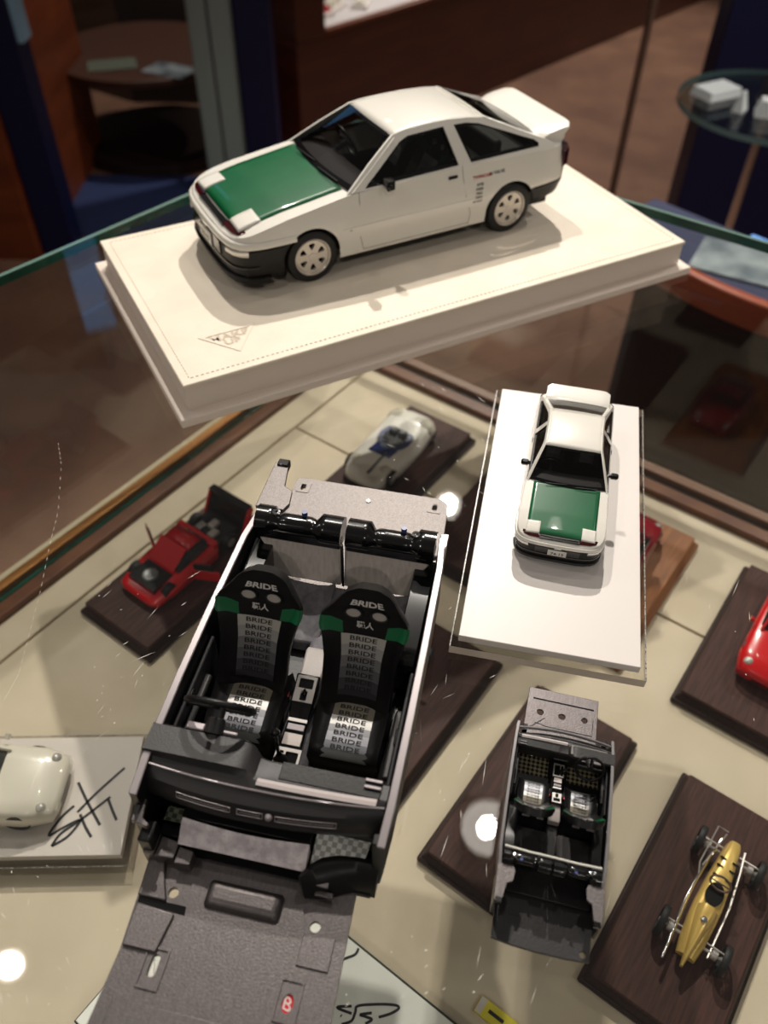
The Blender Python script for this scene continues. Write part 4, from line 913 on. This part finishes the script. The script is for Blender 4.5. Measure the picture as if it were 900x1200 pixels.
# red wedge with open lids and doors
p = SP(-270, 71); f = thing('model_car', 'red wedge shaped sports car model with open doors, hood and tail', 'model car', p.x, p.y, BT + .05, SA + math.pi)
f.scale = (.84, .84, .84)
shell(f, 'body', REDP, [(48, 15, 12, 4, 6, 7), (45, 21, 18, 3, 8, 9), (30, 22.5, 19, 3, 12, 13.5), (15, 22.5, 19, 3, 14.5, 16), (0, 22.5, 18, 3, 16, 17), (-14, 22.5, 18, 3, 17, 18), (-20, 22, 17, 3, 16, 17)])
b = MB(); b.frust(21, 41, -13.5, 13.5, 9, 15.3, -.5); b.build('front_bay', GLOSSB, f)
b = MB(); b.lathe([(6.5, 0), (6, 1.6), (3.5, 2), (2.4, 1.4), (.1, 1.8)], (31, 0, 15.3), (0, 0, 1), 20); b.build('spare_wheel', mat('spare grey', hexc(130, 132, 132), .4, metal=.4), f, ang=60)
b = MB(); b.rings([[(20, y, 17), (3, y, 28.5), (3, y, 29.5), (20, y, 18.2)] for y in (-14, -7, 0, 7, 14)], True, True); b.build('front_lid', REDP, f, bevel=.4)
shell(f, 'cabin_glass', DGLASS, [(17, 17, 14, 14, 16.5, 17), (2, 17.5, 13, 14, 22, 26), (-12, 17.5, 13, 14, 22, 26.5), (-20, 16, 12, 14, 18, 20)])
b = MB(); b.grid([[(x, y, z) for y in (-13.5, 0, 13.5)] for x, z in ((2, 26.6), (-6, 27.6), (-13, 27.2))]); b.build('roof', REDP, f, solid=.7)
b = MB(); b.box(-23, -17, -21, 21, 8, 20); b.build('roll_panel', REDP, f, bevel=1)
for sg in (-1, 1):
    b = MB(); Mx = Matrix.Translation((8, sg * 22, 0)) @ Matrix.Rotation(R(-sg * 62), 4, 'Z'); b.box(-22, 0, -.9 , .9, 5, 16, 0, Mx); d1 = b.build('door', REDP, f, bevel=.5)
    b = MB(); b.box(-18, -2, -.5, .5, 16, 23, 0, Mx); b.build('door_window', DGLASS, d1)
    b = MB(); b.box(-20, -2, -sg * 1.4 - .3, -sg * 1.4 + .3, 6, 15, 0, Mx); b.build('door_lining', GLOSSB, d1)
b = MB(); b.box(-50, -20, -17, 17, 4, 12); b.build('engine_bay', GLOSSB, f, bevel=.6)
for x, y, mm_ in ((-30, 7, SILVER), (-30, -7, CHROME), (-38, 0, SILVER), (-25, 0, CHAR)):
    b = MB(); b.box(x - 5, x + 4, y - 3.2, y + 3.2, 11, 15.5); b.build('engine_block', mm_, f, bevel=.8)
cl = Matrix.Translation((-54, 0, 7)) @ Matrix.Rotation(R(-62), 4, 'Y')
b = MB(); b.rings([[(0, y, 0), (22, y, 0), (22, y, 2.4), (0, y, 3.6)] for y in (-22, -11, 0, 11, 22)], True, True); k = b.build('tail_clam', GLOSSB, f, M=Matrix.Translation((-50, 0, 6)) @ Matrix.Rotation(R(-118), 4, 'Y'), bevel=.6)
b = MB(); b.box(-1, 23, -22.6, -21, -2.5, 4); b.box(-1, 23, 21, 22.6, -2.5, 4); b.box(21, 23.5, -22, 22, -2, 4); b.build('clam_edge', REDP, f, M=Matrix.Translation((-50, 0, 6)) @ Matrix.Rotation(R(-118), 4, 'Y'), bevel=.4)
b = MB(); b.box(-64, -57, -22, 22, 27, 28.2); b.build('tail_wing', GLOSSB, f, bevel=.4)
mini_wheels(f, (30, -36), 18.6, 7.6, 6)
# white and blue open racer
p = SP(-96, 121); f = thing('model_car', 'white open racing car model with blue stripes and low windscreen', 'model car', p.x, p.y, BT + .05, SA + math.pi + R(4))
shell(f, 'body', WHITE, [(44, 9, 6, 5, 8, 9), (41, 15, 12, 3, 9.5, 12), (33, 19, 15, 3, 13, 15.5), (20, 20, 15.5, 3, 14, 16), (8, 20.5, 16, 3, 13, 14), (-12, 20.5, 16, 3, 13, 14), (-24, 20, 15.5, 3, 15, 17.5), (-34, 18, 13, 3.5, 15, 18), (-42, 14, 9, 5, 11, 13)])
for sg in (-1, 1):
    b = MB(); b.lathe([(.1, 5), (4, 4), (6.5, 1.5), (7.5, -2)], (29, sg * 12.5, 11.5), (0, 0, 1), 18); b.build('front_fender', WCAR, f, ang=60)
    b = MB(); b.lathe([(.1, 6), (4.4, 4.6), (7.5, 1.5), (8.5, -2)], (-30, sg * 12.5, 13), (0, 0, 1), 18); b.build('rear_fender', WCAR, f, ang=60)
b = MB(); b.grid([[(x, y, interp([(-15, 14.6), (8, 14.6), (20, 16.4), (30, 16)], x)) for y in (-9.5, 9.5)] for x in (6, 10, 14, 18)]); b.build('blue_cowl', BLUEP, f, solid=1)
b = MB(); b.prism(circ(-6, 0, 16, 26, 13.5), 13.6, 14.9); b.build('cockpit_rim', BLUEP, f, bevel=.4)
b = MB(); b.prism(circ(-6, 0, 10.5, 26, 9.4), 14.4, 15.1); b.build('cockpit', GLOSSB, f)
b = MB(); b.box(-13, -8, -7, -1, 14, 19); b.box(-13, -8, 1, 7, 14, 19); b.build('seat', mat('grey model seat', hexc(110, 112, 118), .5), f, bevel=1)
b = MB(); b.tube([(4 + 2 * math.cos(a), -4 + 4 * math.sin(a), 18) for a in [math.pi * 2 * i / 14 for i in range(14)]], .5, 5, closed=True); b.build('steering_wheel', BLACK, f)
b = MB(); b.grid([[(8 - 6 * (abs(t) ** 2), 11 * t, z) for t in [-1 + i / 4 for i in range(9)]] for z in (15, 19)]); b.build('wind_screen', CARGLASS, f, ang=60)
b = MB(); b.box(14, 40, 3.6, 5.2, 15.2, 16.6); b.build('hood_line', mat('grey line', hexc(96, 100, 104), .5), f)
mini_wheels(f, (29, -29), 17, 7.4, 5)
# red coupe at right edge, light blue car, dark red car on the oak base
mini_coupe('model_car', 'red coupe model with pale windscreen at the right edge', -86, 424, SA + math.pi, REDP, glass=mat('pale reflective glass', hexc(40, 44, 44), .06, coat=1))
mini_coupe('model_car', 'light blue model car mostly hidden behind the large cabin model', -262, 236, SA, LBLUE, L=62, W=34, H=22)
mini_coupe('model_car', 'deep red model car mostly hidden behind the acrylic base', -84, 309, SA, DRED, L=70, W=36, H=24)
# gold grand prix racer
p = SP(-270, 443); f = thing('model_car', 'gold vintage grand prix racer model with open cockpit and exposed wheels', 'model car', p.x, p.y, BT + .05, SA); f.scale = (.92, .88, .92)
shell(f, 'body', GOLD, [(33, 3.6, 2.6, 6, 13, 16), (30, 4.4, 3.2, 5, 14, 17.5), (18, 5.6, 4.2, 4.5, 15, 18.5), (8, 6.6, 5.2, 4.5, 15, 18.5), (-6, 7.4, 6, 4.5, 15, 16), (-14, 7.4, 5.6, 4.5, 13, 15), (-26, 6.8, 4.6, 5, 11, 12.5), (-36, 5.2, 3.2, 6, 9, 10.5)])
shell(f, 'tail_fairing', GOLD, [(-10, 5.4, 3.6, 12, 17, 20.5), (-14, 5.2, 3.6, 11, 17, 20), (-26, 3.2, 2, 9, 14, 16.5), (-42, .7, .4, 8, 9.5, 11)])
b = MB(); b.lathe([(.1, 1.4), (2.8, 1), (3.8, -1), (4, -2.5)], (33.4, 0, 12), (1, 0, .25), 18); b.build('radiator', CHROME, f, ang=60)
b = MB(); b.prism(circ(-2, 0, 7, 22, 4.8), 15.9, 17.9); b.build('cockpit', GLOSSB, f)
b = MB(); b.tube([(3 + 4.6 * math.cos(a) * .6, 5.6 * math.sin(a), 22 + 4.6 * math.cos(a) * .5) for a in [math.pi * 2 * i / 20 for i in range(20)]], .65, 6, closed=True); b.tube([(3, -5, 22), (3, 5, 22)], .5, 5); b.build('steering_wheel', mat('brown wheel', hexc(92, 72, 66), .4), f, ang=60)
b = MB(); b.lathe([(.1, 1), (1.6, .8), (1.9, 0)], (-18, 0, 19), (0, 0, 1), 12); b.build('filler_cap', CHROME, f, ang=60)
for x in (8, 14, 19):
    b = MB(); b.box(x - .4, x + .4, -5.2, -1.8, 17.9, 19.2); b.box(x - .4, x + .4, 1.8, 5.2, 17.9, 19.2); b.build('hood_strap', GLOSSB, f)
for sg in (-1, 1):
    b = MB(); b.tube([(34, sg * 7, 9), (20, sg * 8.8, 9), (0, sg * 10.5, 9), (-30, sg * 10, 8)], .7, 6); b.build('frame_tube', SILVER, f, ang=60)
b = MB(); b.tube([(24, 8, 14), (22, 9.5, 11), (-8, 11.5, 10), (-44, 10, 9)], 1.0, 8); b.build('exhaust_pipe', CHROME, f, ang=60)
b = MB(); b.tube([(36, 6, 16), (36, 12, 16), (12, 13, 14), (6, 11, 13)], .45, 5); b.tube([(36, 6, 13), (12, 11, 12)], .45, 5); b.build('side_cage', SILVER, f, ang=60)
for x in (26.5, -26.5):
    b = MB(); b.cyl((x, -19, 8), (x, 19, 8), .9, n=8); b.tube([(x + 3, -17, 9), (x + 3, 17, 9)], .5, 6); b.build('axle', SILVER, f)
    for sg in (-1, 1):
        b = MB(); b.cyl((x, sg * 11, 8), (x, sg * 14, 8), 2.6, n=14); b.build('brake_drum', SILVER, f)
        b = MB(); y = sg * 17.5; b.lathe([(6.2, -1.8), (8, -1.9), (8.6, -.9), (8.6, .9), (8, 1.9), (6.2, 1.8), (6.2, -1.8)], (x, y, 8.6), (0, 1, 0), 24); w_ = b.build('wheel', RUBBER, f)
        b = MB()
        for k in range(12): a = 2 * math.pi * k / 12; b.cyl((x, y + .9 * (-1) ** k, 8.6), (x + 6.4 * math.cos(a), y, 8.6 + 6.4 * math.sin(a)), .22, n=4)
        b.cyl((x, y - 1.8, 8.6), (x, y + 1.8, 8.6), 1.2, n=8); b.build('spokes', SILVER, w_)
# white car on signed plate
sp = acrylic_base('acrylic_base', 'blurred clear base with pen signature under the pale rounded car, at left', -198, 194.5, R(-88.0), 136, 75, 9, 5, 4, z=ZS + .05, pm=SIGW)
def ink(strokes, z, name, label, cat, r=.45):
    b = MB()
    for st_ in strokes:
        n_ = len(st_); P = []
        for i in range(n_ - 1):
            p0, p1, p2, p3 = (Vector(st_[max(i - 1, 0)]), Vector(st_[i]), Vector(st_[i + 1]), Vector(st_[min(i + 2, n_ - 1)]))
            for k in range(6):
                t = k / 6; P.append(.5 * ((2 * p1) + (-p0 + p2) * t + (2 * p0 - 5 * p1 + 4 * p2 - p3) * t * t + (-p0 + 3 * p1 - 3 * p2 + p3) * t ** 3))
        P.append(Vector(st_[-1]))
        L_, R_ = [], []
        for i, p in enumerate(P):
            d = (P[min(i + 1, len(P) - 1)] - P[max(i - 1, 0)]); d = d.normalized() if d.length else Vector((1, 0)); nn = Vector((-d.y, d.x)) * r
            L_.append((p.x + nn.x, p.y + nn.y, z)); R_.append((p.x - nn.x, p.y - nn.y, z))
        b.grid([L_, R_])
    return b
sig = [[(-163.7, 188.8), (-168.9, 182.1), (-172.6, 172.7), (-166.2, 176.9), (-158.4, 181.0), (-162.4, 172.5), (-169.5, 167.1)], [(-169.5, 167.1), (-166.6, 173.7), (-158.4, 181.0), (-145.5, 194.1)], [(-161.1, 185.2), (-153.3, 196.4), (-141.6, 210.9)], [(-165.1, 202.0), (-157.1, 190.9), (-147.3, 178.5)], [(-159.3, 184.2), (-155.0, 177.8), (-150.3, 172.1)], [(-146.6, 193.1), (-143.0, 187.1), (-139.2, 181.3)]]
bpy.context.view_layer.update()
o = ink(sig, ZS + 14.2, '', '', '', .75).build('signature', INK, None, ang=0, flip=False); o.parent = sp; o.matrix_parent_inverse = sp.matrix_world.inverted()
mini_coupe('model_car', 'pale rounded coupe model on the signed base at the left edge', 0, 0, R(-1), WCAR, L=98, W=42, H=28, z=ZS + 14.2, world=(-217, 196), glass=mat('pale car glass', hexc(70, 72, 70), .1, coat=1))
# white signed card at the bottom
cd = thing('signed_card', 'glossy white signed card with dark edge at the bottom, below the large cabin model', 'card', SP(-440, 318).x, SP(-440, 318).y, ZS + .05, SA)
b = MB(); b.box(-52, 52, -90, 90, 0, 8); b.build('card_edge', mat('dark card edge', hexc(44, 56, 46), .3), cd, bevel=.5)
b = MB(); b.box(-51.2, 50.6, -89, 89, 8, 9.4); b.build('card_face', CARDW, cd, bevel=.3)
sg2 = [[(-19.1, 116.1), (-14.5, 117.8), (-10.4, 119.5), (-8.9, 122.2)], [(-11.3, 97.5), (-18.1, 96.9), (-11.2, 94.5)], [(-15.5, 90.1), (-11.1, 91.6), (-9.5, 95.1), (-8.4, 97.6), (0.1, 98.4), (8.1, 98.3), (10.7, 97.1), (7.0, 94.8), (1.3, 93.2)], [(-1.9, 94.9), (-7.2, 94.1), (-4.9, 93.4), (-1.8, 92.2), (-4.8, 90.5)], [(-16.2, 93.7), (-15.8, 93.4)]]
bpy.context.view_layer.update()
o = ink(sg2, ZS + 9.6, '', '', '', .6).build('signature', INK, None, ang=0, flip=False); o.parent = cd; o.matrix_parent_inverse = cd.matrix_world.inverted()
# yellow tag
p = px2(577, 1188, ZS + 2); yt = thing('yellow_tag', 'small yellow printed tag at the bottom edge', 'tag', p[0] + 4, p[1] - 3, ZS + .05, SA - math.pi / 2)
b = MB(); b.box(-13, 13, -4, 4, 0, 2.2); b.build('tag_body', YELLOW, yt, bevel=.3)
b = MB(); b.box(-12.6, -9.5, -3.6, 3.6, 2.2, 2.5); b.build('tag_end', SIGW, yt)
b = MB(); b.box(-7, 1, -.8, .9, 2.2, 2.3); b.build('tag_print', INK, yt, ang=0, flip=False)

# ------------------------------------------------------------------ the shop behind
def single(mb, name, m, label, cat, **k): return tag(mb.build(name, m, None, **k), label, cat)
b = MB(); b.box(-4000, 5000, -1500, 7000, -1000, -950)
fl = b.build('floor', mat('brown carpet', hexc(128, 92, 72), .85, noise=(6, hexc(108, 76, 60)), bump=(200, .3, .002)), None, ang=0); fl['kind'] = 'structure'
b = MB(); b.box(-4000, 5000, 6200, 6300, -950, 1900)
wl = b.build('wall_back', mat('brown wall', hexc(96, 74, 60), .7), None, ang=0); wl['kind'] = 'structure'
b = MB(); b.box(-4100, -4000, -1500, 6300, -950, 1900); wl = b.build('wall_left', mat('brown wall', None), None, ang=0); wl['kind'] = 'structure'
# long wooden counter running away to the right
ca = math.atan2(1240.7, 1136.4); cn = thing('display_counter', 'long dark red wooden counter with pale shelf inside', 'counter', 205.6, 3316.9, -950, ca)
CW = mat('red brown counter wood', hexc(92, 42, 30), .35, coat=.2, noise=(3, hexc(72, 32, 24), (1, 1, 8)))
b = MB(); b.box(-735, 2600, 2, 240, 0, 385); b.build('counter_body', CW, cn, bevel=4)
b = MB(); b.box(-735, -610, 0, 230, 385, 900); b.build('counter_post', CW, cn, bevel=4)
b = MB(); b.box(-610, 2600, 0, 26, 385, 402); b.build('front_rail', mat('rail wood', hexc(110, 60, 40), .35), cn, bevel=3)
b = MB(); b.box(-610, 2600, 26, 235, 385, 398); b.build('pale_shelf', mat('pale shelf', hexc(206, 200, 200), .5), cn)
b = MB(); b.box(2200, 2600, -200, -2, 0, 700); b.build('counter_end', mat('dark end', hexc(30, 26, 30), .5), cn)
for i, (x, y, mm_, lb) in enumerate(((-520, 120, REDP, 'red'), (-430, 150, WCAR, 'white'), (-340, 110, WCAR, 'pale'), (-180, 150, LBLUE, 'blue'), (-50, 110, WCAR, 'cream'))):
    P = Vector((205.6, 3316.9, 0)) + Vector((math.cos(ca) * x - math.sin(ca) * y, math.sin(ca) * x + math.cos(ca) * y, 0))
    t = thing('boxed_model', '%s model on a small stand inside the wooden counter' % lb, 'model', P.x, P.y, -551.9, ca + .3 * i)
    q = MB(); q.box(-45, 45, -28, 28, 0, 14); q.build('stand', PLATEW, t, bevel=1)
    q = MB(); q.rings([[(x_, -16, 14), (x_, -15, z_), (x_, 15, z_), (x_, 16, 14)] for x_, z_ in ((-36, 22), (-28, 30), (-8, 40), (12, 38), (24, 28), (36, 22))], True, True); q.build('body', mm_, t, bevel=2)
# framed navy cabinet at the left with round shelf
NAVY = mat('navy paint', hexc(3, 14, 60), .5); PALE = mat('pale grey post', hexc(150, 166, 164), .45)
cb = thing('corner_cabinet', 'navy framed glass cabinet with pale post and dark inside', 'cabinet', 0, 0, -950)
b = MB(); b.box(-455, -352, 2640, 2730, 0, 2300); b.build('navy_post', NAVY, cb, bevel=3)
b = MB(); b.box(-590, -535, 2650, 2720, 0, 2300); b.box(-528, -460, 2650, 2720, 0, 2300); b.build('pale_post', PALE, cb, bevel=3)
b = MB(); b.box(-1000, -905, 2180, 2260, 0, 2300); b.build('navy_post', NAVY, cb, bevel=3)
b = MB(); b.box(-902, -888, 2180, 2240, 560, 2300); b.build('painted_reflection', mat('pale blue painted reflection', hexc(150, 196, 226), .3), cb)  # pale blue bar stands in for a small reflection in the glass
b = MB(); b.box(-2600, -1003, 2150, 2900, 0, 2300); b.build('wood_side', mat('orange brown wood', hexc(134, 66, 34), .45, noise=(3, hexc(110, 50, 26), (1, 1, 6))), cb)
b = MB(); b.box(-1000, -460, 3350, 3400, 0, 2300); b.build('back_panel', mat('dark cabinet back', hexc(40, 30, 27), .6), cb)
b = MB(); b.prism(circ(-815, 2960, 300, 40), 290, 312); b.build('round_shelf', mat('dark round shelf', hexc(72, 46, 36), .45), cb, bevel=3)
b = MB(); b.prism(circ(-815, 2960, 270, 40), 0, 40); b.build('round_foot', mat('dark foot', hexc(44, 30, 26), .5), cb)
b = MB(); b.box(-1100, -560, 2290, 2700, .5, 6); b.build('blue_mat', mat('blue mat', hexc(34, 48, 92), .8), cb)
for (x, y, r_, lb, mm_) in ((-880, 2800, .3, 'greenish card lying on the round shelf, left one', mat('greenish card', hexc(92, 98, 86), .5)), (-690, 2760, -.4, 'grey crumpled leaflet lying on the round shelf, right one', mat('grey leaflet', hexc(150, 160, 164), .3, noise=(18, hexc(70, 78, 84))))):
    c_ = MB(); c_.box(-75, 75, -50, 50, 0, 3); o = c_.build('leaflet', mm_, None, ang=0); o.location = (x * MM, y * MM, (-950 + 312.5) * MM); o.rotation_euler = (0, 0, r_); tag(o, lb, 'leaflet')
# navy display with glass disc at the right
nd = thing('navy_display', 'dark navy display panel at right behind the round glass shelf', 'display', 0, 0, -950)
NV2 = mat('deep navy', hexc(8, 16, 62), .5)
b = MB(); b.box(724, 2600, 2000, 2080, 0, 2400); b.build('navy_panel', NV2, nd, bevel=3)
b = MB(); b.cyl((556, 2000, 0), (556, 2000, 2400), 9, n=14); b.build('thin_post', mat('dim post', hexc(104, 80, 68), .4), nd)
gs = thing('glass_shelf', 'round glass shelf on a thin stem holding white cards', 'shelf', 642, 1434, -244)
b = MB(); b.prism(circ(0, 0, 163, 60), 0, 9); b.m = [0] * (len(b.f) - 60) + [1] * 60
b.build('glass_disc', [pane('disc glass', (.72, .78, .78, 1), .02, 1.5), mat('disc edge', hexc(120, 150, 150), .2)], gs, ang=0)
b = MB(); b.cyl((-10, 10, -706), (-10, 10, 130), 7, n=12); b.cyl((-10, 10, 10), (-10, 10, 16), 26, n=20); b.build('stem', CHROME, gs)
b = MB(); b.prism([(0, 0), (30, 26), (60, 12), (44, -20), (80, -30), (20, -44), (-30, -20)], 9.5, 40); o = b.build('ribbon', mat('dark ribbon', hexc(24, 24, 40), .5), gs, M=Matrix.Translation((10, 62, 0)))
for i, (x, y, r_, W_, lb, hh) in enumerate(((546, 1468, .5, 60, 'white card at the left rim of the round glass shelf', 14), (612, 1382, -.3, 44, 'white folded card on the front of the round glass shelf', 24), (706, 1380, .2, 52, 'white card box at the right of the round glass shelf', 20), (752, 1490, -.2, 44, 'white card behind the stem on the round glass shelf', 8), (566, 1400, .9, 22, 'small silver ornament in front of the stem', 30))):
    c_ = MB(); c_.frust(-W_ * .6, W_ * .6, -W_ * .42, W_ * .42, 0, hh, hh * .25); o = c_.build('card', mat('white card', hexc(240, 246, 248), .4), None, bevel=1); o.location = (x * MM, y * MM, -234.9 * MM); o.rotation_euler = (0, 0, r_); tag(o, lb, 'card')
# lower round side table by the right edge of the showcase
st = thing('side_ledge', 'curved ledge with orange brown rim beyond the showcase at right', 'ledge', 469, 945, -262, R(43.3))
arc = [(math.cos(R(180 + a)) * 420 + 310, math.sin(R(180 + a)) * 420) for a in range(-26, 27, 4)]
b = MB(); b.prism([(p[0] + 8, p[1]) for p in arc] + [(34, arc[-1][1]), (34, arc[0][1])], 0, 18); b.build('ledge_top', mat('dark blue grey top', hexc(58, 62, 84), .35), st)
b = MB(); b.prism(arc + [(p[0] + 14, p[1]) for p in reversed(arc)], -16, 22); b.build('ledge_rim', mat('orange brown rim', hexc(150, 76, 50), .35), st, bevel=3)
b = MB(); b.box(34, 42, -190, 40, -16, 20); b.build('painted_blue_gleam', mat('blue painted gleam', hexc(110, 160, 235), .3), st, bevel=2)  # plain blue bar colours in a gleam of blue light, not a ledge part
b = MB(); b.box(-20, 30, -150, 150, -688, -.5); b.build('ledge_support', mat('pedestal dark', hexc(30, 26, 30), .5), st)
o = MB(); o.box(-60, 60, -42, 42, 0, 3); o = o.build('photo_print', mat('grey print', hexc(150, 160, 162), .3, noise=(22, hexc(96, 106, 112))), None, ang=0); o.location = (.440, .925, -.2435); o.rotation_euler = (0, 0, -.5); tag(o, 'grey photo print lying on the curved ledge beyond the showcase', 'print')
# pale blue lit sign high on the left, mirrored in hood and glass
ls = thing('lit_sign', 'pale blue lit panel high on the left wall', 'sign', -850, 2080, 720, R(25))
b = MB(); b.box(-58, 58, 0, 40, -20, 420); b.build('sign_case', GLOSSB, ls, bevel=4)
b = MB(); b.box(-45, 45, -6, 0, 0, 400); b.build('sign_face', mat('blue lit face', hexc(90, 160, 230), .5, emit=hexc(110, 180, 240), estr=.7), ls)
